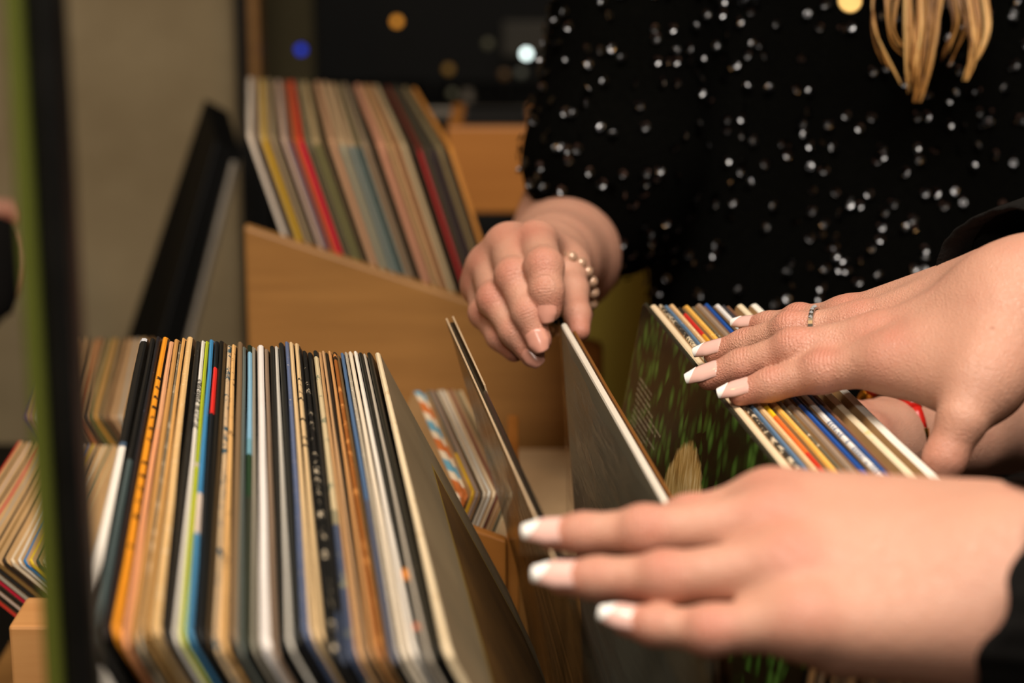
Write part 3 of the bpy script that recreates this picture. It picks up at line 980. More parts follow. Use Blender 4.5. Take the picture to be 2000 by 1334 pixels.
SING = [
    (878, 6.5, 'orange, white and blue striped', None, 0),
    (900, 2.2, 'dark grey', [(0, lin(84, 82, 74)), (0.66, lin(216, 168, 20))], 2),
    (908, 2.2, 'grey-violet', [(0, lin(146, 130, 122))], 1),
    (916, 2.0, 'thin black', [(0, lin(40, 38, 34))], 2),
    (923, 2.2, 'off-white', [(0, lin(216, 202, 178))], 0),
    (932, 2.2, 'blue-flecked white', [(0, lin(206, 202, 190))], 0),
    (941, 2.2, 'pale beige', [(0, lin(222, 196, 160))], 0),
    (949, 1.8, 'maroon', [(0, lin(124, 66, 58))], 3),
    (957, 2.2, 'beige-brown', [(0, lin(176, 142, 106))], 3),
    (966, 2.2, 'dull green-grey', [(0, lin(110, 106, 84))], 1),
    (975, 2.4, 'cream', [(0, lin(214, 188, 146))], 0),
]
ST = [on_level(r[0], 962, 0.300) + DV * 0.178 for r in SING]
SW = fit_widths(ST, [r[1] for r in SING], rad(-22), YAW + rad(2))
for i, (px, th, desc, segs, edge) in enumerate(SING):
    far = ST[i] + DV * random.uniform(-0.002, 0.002)
    mt = spine_mat('edge_single_' + desc.replace(' ', '_'), segs, L=0.178) if segs else striped()
    o = sleeve('single_sleeve', '%s small record sleeve, %s from the left in the singles box' % (desc, ordinal(i + 1)), 'small sleeves in the singles box',
               far, 0.178, SW[i], (rad(-22), rad(-2), 0.02), YAW + rad(2), mt, edge=edge, open_front=False)
    o.data.materials[3] = mt
# ------------------------------------------------------------------ left boxes, behind the metal post
LEFT = [
    (-112, 'tomato red', lin(196, 52, 36)), (-98, 'black', lin(26, 24, 18)), (-86, 'pinkish grey', lin(196, 172, 156)),
    (-72, 'dark', lin(34, 28, 20)), (-58, 'crimson', lin(196, 24, 54)), (-44, 'light grey', lin(170, 160, 142)),
    (-28, 'jet black', lin(16, 15, 12)), (-14, 'gold-brown', lin(130, 98, 50)), (2, 'dark brown', lin(40, 28, 16)),
    (18, 'cream', lin(222, 202, 172)), (32, 'white', lin(222, 214, 200)), (43, 'bright blue', lin(28, 116, 176)),
    (56, 'yellow', lin(226, 190, 40)), (70, 'dark teal', lin(30, 54, 52)), (84, 'ivory', lin(216, 200, 168)),
    (100, 'grey-green', lin(110, 118, 92)), (118, 'buff', lin(200, 170, 122)), 
]
LT = [on_level(r[0], 1094 + (r[0] - 12) * 0.05, 0.322) for r in LEFT]
LW = fit_widths(LT, [2.6] * len(LT), rad(47), rad(2.4))
for i, (px, desc, c) in enumerate(LEFT):
    near = LT[i]
    yw = rad(2.4)
    far = near + Vector((-math.sin(yw), math.cos(yw), 0)) * 0.178
    mt = spine_mat('edge_left_' + desc.replace(' ', '_'), [(0, c)], L=0.178)
    o = sleeve('single_sleeve', '%s small record sleeve, %s from the left in the box behind the post' % (desc, ordinal(i + 1)),
               'small sleeves in the left box', far, 0.178, LW[i], (rad(47), rad(40), 0.1), yw, mt, edge=1, open_front=False)
    o.data.materials[3] = mt if i != 6 else EDGE_MATS[2]
b = empty('pine_box', W(100, 1300, 0.86))
b.location.z = TABLE
tag(b, 'pale pine box at the lower left behind the metal post', 'record bin')
loc = Vector(b.location)
q0, q1 = W(18, 1222, 0.862), W(330, 1222, 0.862)
zt = q0.z
MB().box(Vector(((q0.x + 0.020 + q1.x) / 2, q0.y + 0.005, (zt + TABLE) / 2)) - loc, (q1.x - q0.x - 0.021, 0.010, zt - TABLE - 0.001)).build('front_board', M['wood_light'], b, bevel=0.001)
MB().box(Vector((q0.x + 0.009, q0.y + 0.015, (zt + TABLE) / 2 + 0.001)) - loc, (0.018, 0.034, zt - TABLE - 0.001)).build('corner_post', M['wood_light'], b, bevel=0.0015)
MB().box(Vector((-0.190, 0.937, TABLE + 0.051)) - loc, (0.164, 0.215, 0.1)).build('box_floor', M['wood_light'], b)

UP = [
    (48, 'purple', lin(66, 44, 84)), (60, 'mauve', lin(150, 96, 110)), (72, 'pale grey', lin(196, 180, 160)), (90, 'beige', lin(190, 160, 120)),
    (110, 'tan', lin(176, 140, 96)), (128, 'dark', lin(40, 36, 24)), (146, 'rusty', lin(150, 84, 40)), (160, 'black', lin(24, 22, 16)),
    (172, 'green', lin(70, 84, 36)), (183, 'mustard', lin(170, 124, 40)), (194, 'dark green', lin(36, 44, 24)), (206, 'chocolate', lin(76, 50, 28)),
    (219, 'fawn', lin(170, 136, 100)), (232, 'soft grey', lin(166, 156, 140)), (246, 'buff', lin(196, 164, 120)), (262, 'brown', lin(120, 84, 48)),
]
UT = [on_level(r[0], 812, 0.320) for r in UP]
UW = fit_widths(UT, [3.4] * len(UT), rad(30))
for i, (px, desc, c) in enumerate(UP):
    near = UT[i]
    far = near + DV * 0.178
    mt = spine_mat('edge_up_' + desc.replace(' ', '_'), [(0, c)], L=0.178)
    o = sleeve('single_sleeve', '%s small record sleeve, %s from the left in the blurred far left row' % (desc, ordinal(i + 1)),
               'small sleeves in the far left row', far, 0.178, UW[i], (rad(30), rad(24), 0.1), YAW, mt, edge=2, open_front=False)
    o.data.materials[3] = mt
b = empty('pine_box', (-0.21, 1.165, TABLE))
tag(b, 'shallow wooden box under the blurred far left row', 'record bin')
MB().box((0, 0, 0.037), (0.19, 0.21, 0.072)).build('box_floor', M['wood'], b, bevel=0.002)
MB().box((0, -0.1115, 0.041), (0.19, 0.010, 0.080)).build('front_board', M['wood'], b, bevel=0.002)

# ------------------------------------------------------------------ metal post, leaning case, background gear
p = W(112, 667, 0.44)
b = empty('metal_post', (p.x, p.y, 0))
tag(b, 'tall dark metal post with a green edge close to the lens at far left', 'post')
m_green = plain('green_anodised', lin(88, 94, 30), 0.5, 0.0, var=0.06, scale=12)
MB().box((0.0017, 0, 1.15), (0.0074, 0.012, 2.26)).build('post_tube', M['black_metal'], b, bevel=0.003)
MB().box((-0.0040, -0.003, 1.15), (0.0038, 0.008, 2.26)).build('green_edge', m_green, b, bevel=0.0022)
MB().box((0, 0, 0.01), (0.10, 0.05, 0.02)).build('foot_plate', M['black_metal'], b, bevel=0.003)

# black folding case leaning beside the back bin
c0 = W(345, 660, 1.95)
b = empty('folding_case', (c0.x, c0.y, TABLE))
tag(b, 'black folded case with pale worn edges leaning by the plaster wall', 'case')
loc = Vector(b.location)


def slab(pts, thick, name, mat):
    pp = [Vector(q) - loc for q in pts]
    n_ = (pp[1] - pp[0]).cross(pp[2] - pp[1]).normalized()
    return MB().prism(pp, n_ * thick).build(name, mat, b, bevel=0.002)


def down_to(pa, pb, z):
    t_ = (pa.z - z) / (pa.z - pb.z)
    return pa.lerp(pb, t_)


ta, tb = W(448, 218, 1.98), W(312, 640, 1.92)
ua, ub = W(472, 300, 1.90), W(378, 640, 1.86)
slab([ta, down_to(ta, tb, TABLE + .002), down_to(ua, ub, TABLE + .002), ua], 0.03, 'case_panel', M['black_plastic'])
o1 = MB().tube([W(402, 290, 1.945), down_to(W(402, 290, 1.945), W(312, 640, 1.89), TABLE + .01)], 0.0035, 8).build('edge_trim', M['grey_edge'], b, loc=None)
o1.location = -loc
o2 = MB().tube([W(457, 318, 1.895), down_to(W(457, 318, 1.895), W(376, 640, 1.85), TABLE + .01)], 0.004, 8).build('edge_trim', M['grey_edge'], b, loc=None)
o2.location = -loc

# crate of orange wood behind the sequinned sleeve
q0, q1 = W(872, 248, 1.80), W(1060, 410, 1.80)
b = empty('wooden_crate', ((q0.x + q1.x) / 2, q0.y + 0.1, TABLE))
tag(b, 'orange-brown wooden crate between the back bin and the sequinned sleeve', 'crate')
hz = q0.z - TABLE
w_ = q1.x - q0.x
MB().box((0, -0.094, hz - 0.039), (w_, 0.012, 0.078)).build('front_board', M['wood_mid'], b, bevel=0.002)
for sx in (-1, 1):
    MB().box((sx * (w_ / 2 - 0.006), 0.005, hz / 2), (0.012, 0.186, hz - 0.012)).build('side_board', M['wood_mid'], b, bevel=0.002)
MB().box((0, 0.005, 0.012), (w_ - 0.026, 0.18, 0.012)).build('bottom_board', M['wood_mid'], b)
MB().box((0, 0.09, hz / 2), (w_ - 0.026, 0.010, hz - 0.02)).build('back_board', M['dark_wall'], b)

# dj console on its own stand
M['meter'] = plain('meter_face', lin(52, 48, 38), 0.6)
cx, cy = W(820, 150, 2.6).x, W(820, 150, 2.6).y
b = empty('sound_console', (cx, cy + 0.1, 0))
tag(b, 'black sound console with small glowing lights in the dark background', 'console')
ctop = W(820, 228, 2.5).z
MB().box((0, 0, ctop - 0.03), (0.62, 0.30, 0.06)).build('console_body', M['black_plastic'], b, bevel=0.006)
MB().box((0, 0.16, ctop + 0.14), (0.62, 0.03, 0.32)).build('back_panel', M['black_plastic'], b, bevel=0.006)
MB().box((0.10, -0.155, ctop - 0.004), (0.24, 0.012, 0.014)).build('metal_rail', M['grey_edge'], b, bevel=0.003)
MB().box((0.17, 0.135, ctop + 0.06), (0.13, 0.02, 0.05)).build('meter_panel', M['meter'], b, bevel=0.003)
for sx in (-1, 1):
    MB().box((sx * 0.28, 0.05, (ctop - 0.06) / 2), (0.04, 0.2, ctop - 0.062)).build('leg', M['black_metal'], b, bevel=0.004)
for k in range(10):
    x = -0.24 + 0.05 * k
    MB().tube([(x, -0.06 + 0.05 * (k % 3), ctop), (x, -0.06 + 0.05 * (k % 3), ctop + 0.014)], [0.009, 0.007], 10).build('control_knob', M['grey_edge'] if k % 3 == 0 else M['black_plastic'], b)


def led(px, py, z, col, strength, r, desc):
    m = plain('glow_' + desc, tuple(q * 0.2 for q in col[:3]) + (1,), 0.4, emit=(col, strength))
    c = W(px, py, z) - Vector(b.location)
    vv, ff = [], []
    for i in range(5):
        th = math.pi * (i + 0.0) / 8
        for k in range(12):
            ph = 2 * math.pi * k / 12
            vv.append(c + Vector((r * math.sin(th) * math.cos(ph), -r * 0.6 * math.cos(th), r * math.sin(th) * math.sin(ph))))
    for i in range(4):
        for k in range(12):
            ff.append((i * 12 + k, i * 12 + (k + 1) % 12, (i + 1) * 12 + (k + 1) % 12, (i + 1) * 12 + k))
    o = mesh_obj('indicator_light', vv, ff, m, b)
    o['label'] = 'small %s light' % desc
    # its short housing, so the lamp is fixed to the panel behind
    MB().tube([c + Vector((0, 0.001, 0)), c + Vector((0, 0.03, 0))], r * 0.95, 10).build('light_housing', M['black_plastic'], o)
    return o


led(588, 97, 2.58, (0.003, 0.018, 0.26, 1), 2.6, 0.0055, 'blue')
led(775, 42, 2.6, (0.50, 0.19, 0.02, 1), 1.9, 0.0055, 'amber')
led(1028, 105, 2.6, (0.8, 0.95, 0.9, 1), 4.5, 0.0050, 'cool white')
led(960, 232, 2.38, (0.85, 0.97, 0.95, 1), 6.0, 0.0045, 'bright white')
led(876, 135, 2.6, (0.5, 0.25, 0.04, 1), 0.22, 0.006, 'dim amber')
led(985, 145, 2.6, (0.4, 0.2, 0.06, 1), 0.075, 0.006, 'faint orange')
led(883, 182, 2.55, (0.4, 0.36, 0.2, 1), 0.090, 0.005, 'faint yellow')
led(953, 85, 2.6, (0.4, 0.36, 0.2, 1), 0.060, 0.006, 'faint cream')
led(1018, 142, 2.6, (0.4, 0.4, 0.3, 1), 0.060, 0.006, 'faint grey')

# olive card backboard seen in the gap beside the forearm
q0 = W(1190, 480, 1.52)
b = MB().box((0, 0, 0), (0.094, 0.006, 0.300)).build('olive_backboard', M['olive_board'], bevel=0.001)
b.location = (W(1268, 640, 1.45).x, W(1190, 640, 1.45).y, TABLE + 0.152)
tag(b, 'dull olive card board standing in the gap beside the bare forearm', 'board')


# ------------------------------------------------------------------ bodies: smooth-blended distance fields turned into one mesh
def seg_dist(P, a, b, ra, rb):
    a = np.array(a, np.float32)
    b = np.array(b, np.float32)
    ab = b - a
    L2 = max(float(ab @ ab), 1e-12)
    d = P - a
    t = np.clip((d @ ab) / L2, 0, 1)
    q = d - t[..., None] * ab
    return np.sqrt(np.einsum('...i,...i->...', q, q)) - (ra + (rb - ra) * t)


def smin(a, b, k):
    h = np.clip(0.5 + 0.5 * (b - a) / k, 0, 1)
    return b + (a - b) * h - k * h * (1 - h)


def field(P, spec):
    """spec: {'palm': [caps], 'fingers': [[caps]...], 'k': .., 'kf': ..}"""
    tot = None
    for cap in spec['palm']:
        d = seg_dist(P, *cap)
        tot = d if tot is None else smin(tot, d, spec['k'])
    for fg in spec.get('fingers', []):
        fd = None
        for cap in fg:
            d = seg_dist(P, *cap)
            fd = d if fd is None else smin(fd, d, 0.0035)
        # blend a finger into the palm but keep neighbouring fingers apart
        root = fg[0][0]
        near_root = np.linalg.norm(P - np.array(root, np.float32), axis=-1)
        kk = np.clip(1.0 - near_root / 0.040, 0.06, 1) * spec['kf']
        tot = smin(tot, fd, kk)
    return tot


def surface_nets(spec, h, pad=0.006):
    pts = []
    for cap in spec['palm'] + [c for f in spec.get('fingers', []) for c in f]:
        for q, r in ((cap[0], cap[2]), (cap[1], cap[3])):
            pts.append(np.array(q) - r)
            pts.append(np.array(q) + r)
    pts = np.array(pts)
    lo, hi = pts.min(0) - pad, pts.max(0) + pad
    n = np.ceil((hi - lo) / h).astype(int) + 1
    ax = [(lo[i] + h * np.arange(n[i])).astype(np.float32) for i in range(3)]
    B = 8
    nb_ = (n + B - 1) // B
    cax = [(lo[i] + h * (np.arange(nb_[i]) * B + (B - 1) / 2)).astype(np.float32) for i in range(3)]
    C = np.stack(np.meshgrid(*cax, indexing='ij'), -1)
    Fc = field(C, spec)
    F = np.repeat(np.repeat(np.repeat(Fc, B, 0), B, 1), B, 2)
    hot = np.argwhere(np.abs(Fc) < h * B * 0.95 + 0.002)
    loc_ = np.stack(np.meshgrid(*[np.arange(B)] * 3, indexing='ij'), -1).reshape(-1, 3)
    for s in range(0, len(hot), 600):
        I = hot[s:s + 600][:, None, :] * B + loc_[None]
        v_ = field((lo + h * I).astype(np.float32), spec)
        F[I[..., 0], I[..., 1], I[..., 2]] = v_
    F = np.ascontiguousarray(F[:n[0], :n[1], :n[2]])
    S = F < 0
    nc = n - 1
    acc = np.zeros((*nc, 3), np.float32)
    cnt = np.zeros(nc, np.int32)
    for axis in range(3):
        sl0 = [slice(None)] * 3
        sl1 = [slice(None)] * 3
        sl0[axis] = slice(0, -1)
        sl1[axis] = slice(1, None)
        A, B = F[tuple(sl0)], F[tuple(sl1)]
        cross = (A < 0) != (B < 0)
        t = np.where(cross, A / np.where(cross, A - B, 1), 0)
        o1, o2 = [k for k in range(3) if k != axis]
        for i in (0, 1):
            for j in (0, 1):
                sl = [slice(None)] * 3
                sl[o1] = slice(i, n[o1] - 1 + i)
                sl[o2] = slice(j, n[o2] - 1 + j)
                c = cross[tuple(sl)]
                cnt += c
                acc[..., axis] += np.where(c, t[tuple(sl)], 0)
                acc[..., o1] += np.where(c, i, 0)
                acc[..., o2] += np.where(c, j, 0)
    act = cnt > 0
    idx = -np.ones(nc, np.int64)
    idx[act] = np.arange(act.sum())
    ijk = np.argwhere(act)
    V = lo + h * (ijk + acc[act] / cnt[act][:, None])
    faces = []
    for axis in range(3):
        o1, o2 = (axis + 1) % 3, (axis + 2) % 3
        sl0 = [slice(None)] * 3
        sl1 = [slice(None)] * 3
        sl0[axis] = slice(0, -1)
        sl1[axis] = slice(1, None)
        cr = S[tuple(sl0)] != S[tuple(sl1)]
        g = np.argwhere(cr)
        ok = (g[:, o1] > 0) & (g[:, o2] > 0) & (g[:, o1] < nc[o1]) & (g[:, o2] < nc[o2])
        g = g[ok]
        ins = S[tuple(sl0)][tuple(g.T)]

        def at(d1, d2):
            q = g.copy()
            q[:, o1] -= d1
            q[:, o2] -= d2
            return idx[tuple(q.T)]
        Q = np.stack([at(1, 1), at(0, 1), at(0, 0), at(1, 0)], 1)
        Q[~ins] = Q[~ins][:, ::-1]
        faces.append(Q)
    Q = np.concatenate(faces)
    for _ in range(2):      # light relaxing
        nb = np.zeros_like(V)
        c = np.zeros(len(V))
        for a_, b_ in ((0, 1), (1, 2), (2, 3), (3, 0)):
            np.add.at(nb, Q[:, a_], V[Q[:, b_]])
            np.add.at(nb, Q[:, b_], V[Q[:, a_]])
            np.add.at(c, Q[:, a_], 1)
            np.add.at(c, Q[:, b_], 1)
        V = 0.5 * V + 0.5 * nb / c[:, None]
    return V, Q


def body_mesh(name, parts, mat, parent):
    """parts: list of (V, Q, spots, joints); one mesh object with 'red', 'wrinkle' and 'axial' attributes"""
    Vs, Qs, red, wr, ax = [], [], [], [], []
    n = 0
    for V, Q, spots, joints in parts:
        r = np.zeros(len(V))
        for c, s, w_ in spots:
            d = np.linalg.norm(V - np.array(c), axis=1)
            r = np.maximum(r, w_ * np.exp(-(d / s) ** 2))
        wm = np.zeros(len(V))
        am = np.zeros(len(V))
        for c, dirv, dorsal, s in joints:
            d = V - np.array(c)
            m_ = np.exp(-(np.linalg.norm(d, axis=1) / s) ** 2) * (d @ np.array(dorsal) > 0)
            up = m_ > wm
            wm = np.where(up, m_, wm)
            am = np.where(up, d @ np.array(dirv), am)
        Vs.append(V)
        Qs.append(Q + n)
        n += len(V)
        red.append(r)
        wr.append(wm)
        ax.append(am)
    V, Q = np.concatenate(Vs), np.concatenate(Qs)
    me = bpy.data.meshes.new(name)
    me.vertices.add(len(V))
    me.vertices.foreach_set('co', V.astype(np.float32).ravel())
    me.loops.add(len(Q) * 4)
    me.loops.foreach_set('vertex_index', Q.ravel().astype(np.int32))
    me.polygons.add(len(Q))
    me.polygons.foreach_set('loop_start', (np.arange(len(Q)) * 4).astype(np.int32))
    me.polygons.foreach_set('use_smooth', np.ones(len(Q), bool))
    me.update(calc_edges=True)
    me.validate()
    for nm, arr in (('red', red), ('wrinkle', wr), ('axial', ax)):
        a_ = me.attributes.new(nm, 'FLOAT', 'POINT')
        a_.data.foreach_set('value', np.concatenate(arr).astype(np.float32))
    me.materials.append(mat)
    o = bpy.data.objects.new(name, me)
    return link(o, parent)


def finger_caps(pts, rads):
    return [(tuple(pts[i]), tuple(pts[i + 1]), rads[i], rads[i + 1]) for i in range(len(pts) - 1)]


def nail(parent, dip, tip, dorsal, r, length, width, ext, bare=False, twist=0.0):
    """curved nail plate on the back of a fingertip; the free white edge is a sub-part"""
    d = (Vector(tip) - Vector(dip)).normalized()
    n_ = Vector(dorsal)
    n_ = (n_ - d * n_.dot(d)).normalized()
    n_ = Matrix.Rotation(twist, 3, d) @ n_
    s = d.cross(n_)
    base = Vector(tip) + d * (r + ext - length)
    nu, nv = 8, 12

    def pt(u, v, lift):
        hw = width * (min(1.0, 0.55 + 1.9 * math.sqrt(v * 0.4)) if v < 0.14 else 1.0) * (1.0 if v < 0.6 else 1 - 0.42 * (v - 0.6) / 0.4)
        th = u * 0.95
        R_ = r * 1.02
        side = math.sin(th) / math.sin(0.95) * hw
        hgt = R_ * (0.90 + 0.16 * math.cos(th)) - (R_ * 0.30) * (abs(u) ** 2) + lift
        crv = -0.10 * r * max(0, v - 0.5) ** 2 * 4 + (-0.10 * r if v < 0.08 else 0)
        vv = v - (0.10 * (abs(u) ** 2) if v > 0.95 else 0) * (0 if not bare else 0.6) + (0.05 * (u * u) if v < 0.2 else 0)
        return base + d * (length * vv) + s * side + n_ * (hgt + crv)

    def plate(v0f, v1f, lift, name, mat, par):
        vv, ff = [], []
        for i in range(nv + 1):
            for j in range(nu + 1):
                u = -1 + 2 * j / nu
                v0, v1 = v0f(u), v1f(u)
                vv.append(pt(u, v0 + (v1 - v0) * i / nv, lift))
        m = len(vv)
        for i in range(nv + 1):
            for j in range(nu + 1):
                u = -1 + 2 * j / nu
                v0, v1 = v0f(u), v1f(u)
                vv.append(pt(u, v0 + (v1 - v0) * i / nv, lift - 0.0007))
        for i in range(nv):
            for j in range(nu):
                k = i * (nu + 1) + j
                ff.append((k, k + 1, k + nu + 2, k + nu + 1))
                ff.append((m + k, m + k + nu + 1, m + k + nu + 2, m + k + 1))
        ring = [j for j in range(nu + 1)] + [i * (nu + 1) + nu for i in range(1, nv + 1)] + [nv * (nu + 1) + j for j in range(nu - 1, -1, -1)] + [i * (nu + 1) for i in range(nv - 1, 0, -1)]
        for a_, b_ in zip(ring, ring[1:] + ring[:1]):
            ff.append((a_, m + a_, m + b_, b_))
        return mesh_obj(name, vv, ff, mat, par, smooth=True)
    if bare:
        return plate(lambda u: 0.0, lambda u: 1.0, 0.0, 'fingernail', M['nail_bare'], parent)
    cut = lambda u: 0.76 + 0.06 * u * u - 0.13 * u
    o = plate(lambda u: 0.0, lambda u: 1.0, 0.0, 'fingernail', M['nail_pink'], parent)
    o['label'] = 'pink nail with a white tip'
    plate(cut, lambda u: 1.005, 0.00025, 'nail_tip', M['nail_white'], o)
    return o


def make_hand(fingers, thumb, metac, extra, forearm, dorsal, k=0.011, kf=0.010, h=0.0009):
    """fingers: list of dict(p=[mcp,pip,dip,tip], r=[...]); all in world space"""
    palm, fgs, spots, joints = [], [], [], []
    palm += forearm
    palm += metac
    palm += extra
    for f in fingers:
        f['r'] = [q * ZS for q in f['r']]
        P_, R_ = f['p'], f['r']
        fgs.append(finger_caps(P_, R_))
        dd = Vector(f.get('dorsal', dorsal)).normalized()
        spots.append((P_[1] + dd * R_[1] * 0.9, 0.0075, 0.5))
        spots.append((P_[2] + dd * R_[2] * 0.9, 0.0050, 0.35))
        spots.append((P_[0] + dd * R_[0] * 0.9, 0.010, 0.45))
        spots.append((P_[3], 0.010, 0.6))
        joints.append((P_[1] + dd * R_[1] * 0.8, (P_[2] - P_[0]).normalized(), dd, 0.0062))
        joints.append((P_[2] + dd * R_[2] * 0.8, (P_[3] - P_[1]).normalized(), dd, 0.0042))
        # slightly proud knuckles
        fgs[-1].append((tuple(P_[1] + dd * R_[1] * 0.18), tuple(P_[1] + dd * R_[1] * 0.181), R_[1] * 0.98, R_[1] * 0.98))
    if thumb:
        P_, R_ = thumb['p'], [q * ZS for q in thumb['r']]
        fgs.append(finger_caps(P_, R_))
        spots.append((P_[-1], 0.012, 0.6))
        spots.append((P_[-2], 0.010, 0.45))
    spec = {'palm': palm, 'fingers': fgs, 'k': k, 'kf': kf}
    V, Q = surface_nets(spec, h)
    return V, Q, [(tuple(c), s, w_) for c, s, w_ in spots], [(tuple(c), tuple(a_), tuple(d_), s) for c, a_, d_, s in joints]


MM = 0.001


YO = 0.0     # lift in pixels
ZS = 1.0     # distance and size factor of the hand being built


def chain(*pts):
    return [W(a_, b_ - YO, c_ * ZS) for a_, b_, c_ in pts]


def caps(*items):
    """items: (pointA, pointB, radius A mm, radius B mm) with points as pixel+depth"""
    return [(tuple(chain(a_)[0]), tuple(chain(b_)[0]), ra * MM * ZS, rb * MM * ZS) for a_, b_, ra, rb in items]


# ================================================================== person on the right in the black cardigan
person_b = empty('person', (0.62, 0.68, 0))
tag(person_b, 'person in a black cardigan with white-tipped nails, both hands flipping the records', 'person')
INV = -Vector(person_b.location)


def child_shift(o):
    o.location = INV
    return o


# right hand (ringed), resting on the right stack
ZS, YO = 1.045, 7.0
dors3 = (Vector((0, 0, 1)) * 0.80 - CF * 0.55 + Vector((-0.05, 0, 0))).normalized()
f3 = [
    dict(p=chain((1738, 712, .700), (1604, 735, .712), (1505, 758, .719), (1446, 775, .722)), r=[8.6 * MM, 6.9 * MM, 5.7 * MM, 4.7 * MM]),
    dict(p=chain((1706, 672, .716), (1550, 690, .724), (1448, 722, .733), (1385, 744, .737)), r=[8.8 * MM, 7.0 * MM, 5.9 * MM, 4.9 * MM]),
    dict(p=chain((1676, 646, .742), (1545, 654, .752), (1455, 680, .765), (1396, 696, .771)), r=[8.4 * MM, 6.6 * MM, 5.6 * MM, 4.6 * MM]),
    dict(p=chain((1655, 630, .768), (1560, 634, .786), (1500, 642, .797), (1462, 645, .803)), r=[7.8 * MM, 5.9 * MM, 5.0 * MM, 4.2 * MM]),
]
th3 = dict(p=chain((1915, 745, .676), (1880, 825, .668), (1846, 900, .668), (1815, 975, .672)), r=[10.5 * MM, 8.0 * MM, 6.8 * MM, 5.8 * MM])
met3 = caps(((1965, 640, .690), (1738, 712, .700), 13.5, 8.8), ((1958, 600, .700), (1706, 675, .716), 13.5, 9.0),
            ((1945, 572, .715), (1676, 648, .742), 12.5, 8.6), ((1930, 555, .728), (1655, 632, .768), 11.5, 8.2),
            ((1968, 660, .686), (1925, 745, .676), 14.0, 12.0))
ext3 = caps(((1745, 730, .698), (1900, 770, .675), 6.5, 11.5), ((1800, 715, .696), (1935, 720, .68), 9, 13),
            ((1820, 690, .72), (1940, 620, .72), 12, 14))
arm3 = caps(((1960, 612, .700), (2010, 596, .70), 20.5, 21), ((2010, 596, .70), (2330, 540, .715), 21.5, 28))
H3 = make_hand(f3, th3, met3, ext3, arm3, dors3)

# left hand, nearest the lens
ZS, YO = 0.985, 0.0
dors2 = (Vector((0, 0, 1)) * 0.55 - CF * 0.85).normalized()
f2 = [
    dict(p=chain((1500, 985, .588), (1345, 1016, .594), (1245, 1042, .594), (1180, 1052, .594)), r=[8.8 * MM, 6.6 * MM, 5.6 * MM, 4.7 * MM]),
    dict(p=chain((1510, 1022, .574), (1258, 1038, .578), (1138, 1042, .583), (1078, 1044, .585)), r=[9.2 * MM, 6.7 * MM, 5.6 * MM, 4.7 * MM]),
    dict(p=chain((1535, 1106, .558), (1298, 1130, .563), (1166, 1130, .569), (1098, 1129, .571)), r=[9.0 * MM, 6.9 * MM, 5.7 * MM, 4.7 * MM]),
    dict(p=chain((1568, 1212, .546), (1388, 1233, .551), (1280, 1222, .556), (1222, 1212, .558)), r=[8.8 * MM, 6.3 * MM, 5.3 * MM, 4.3 * MM]),
]
th2 = dict(p=chain((1880, 1080, .578), (1770, 1095, .582), (1690, 1110, .584), (1630, 1125, .585)), r=[11 * MM, 9.5 * MM, 8 * MM, 6.5 * MM])
met2 = caps(((1940, 1045, .572), (1500, 985, .590), 13, 9.0), ((1945, 1095, .560), (1510, 1025, .575), 13, 9.4),
            ((1945, 1150, .553), (1535, 1108, .560), 13, 9.4), ((1930, 1215, .549), (1570, 1215, .548), 13, 9.4))
ext2 = caps(((1640, 1245, .555), (1890, 1250, .556), 10.5, 13), ((1600, 1100, .570), (1900, 1120, .570), 12, 15), ((1560, 1000, .584), (1900, 1045, .580), 9, 13))
arm2 = caps(((1945, 1125, .562), (2080, 1150, .558), 22.5, 23), ((2080, 1150, .558), (2420, 1200, .545), 23, 29))
H2 = make_hand(f2, th2, met2, ext2, arm2, dors2)
bodyB = child_shift(body_mesh('body', [H3, H2], M['skin_a'], person_b))

for f, ln, wd, ex in zip(f3, (14.5, 15.0, 14.0, 12.5), (4.0, 4.2, 3.9, 3.5), (2.8, 3.0, 2.8, 2.4)):
    child_shift(nail(person_b, f['p'][2], f['p'][3], dors3, f['r'][3], ln * MM, wd * MM, ex * MM))
for f, ln, wd, ex in list(zip(f2, (14, 15.5, 15.5, 13.5), (3.9, 4.0, 4.1, 3.7), (3, 3.2, 3.2, 2.8)))[1:]:
    child_shift(nail(person_b, f['p'][2], f['p'][3], dors2, f['r'][3], ln * MM, wd * MM, ex * MM))

# slim band ring with set stones on the ring finger
ZS = 1.045
c = W(1594, 643, .7475 * ZS)
axd = (W(1545, 654, .752 * ZS) - W(1676, 646, .742 * ZS)).normalized()
a1 = axd.cross(Vector((0, 0, 1))).normalized()
a2 = axd.cross(a1)
mb = MB()
ringp = [c + 7.6 * MM * (a1 * math.cos(t_) + a2 * math.sin(t_)) for t_ in [2 * math.pi * k / 40 for k in range(41)]]
vv, ff = [], []
for k in range(40):
    t_ = 2 * math.pi * k / 40
    e_ = a1 * math.cos(t_) + a2 * math.sin(t_)
    for du, dr in ((-0.9, 0), (0.9, 0), (0.9, 0.8), (-0.9, 0.8)):
        vv.append(c + e_ * (7.9 + dr) * MM + axd * du * MM)
for k in range(40):
    for j in range(4):
        ff.append((k * 4 + j, k * 4 + (j + 1) % 4, ((k + 1) % 40) * 4 + (j + 1) % 4, ((k + 1) % 40) * 4 + j))
ring = child_shift(mesh_obj('finger_ring', vv, ff, M['steel'], person_b, smooth=False))
ring['label'] = 'slim silver ring with small stones'
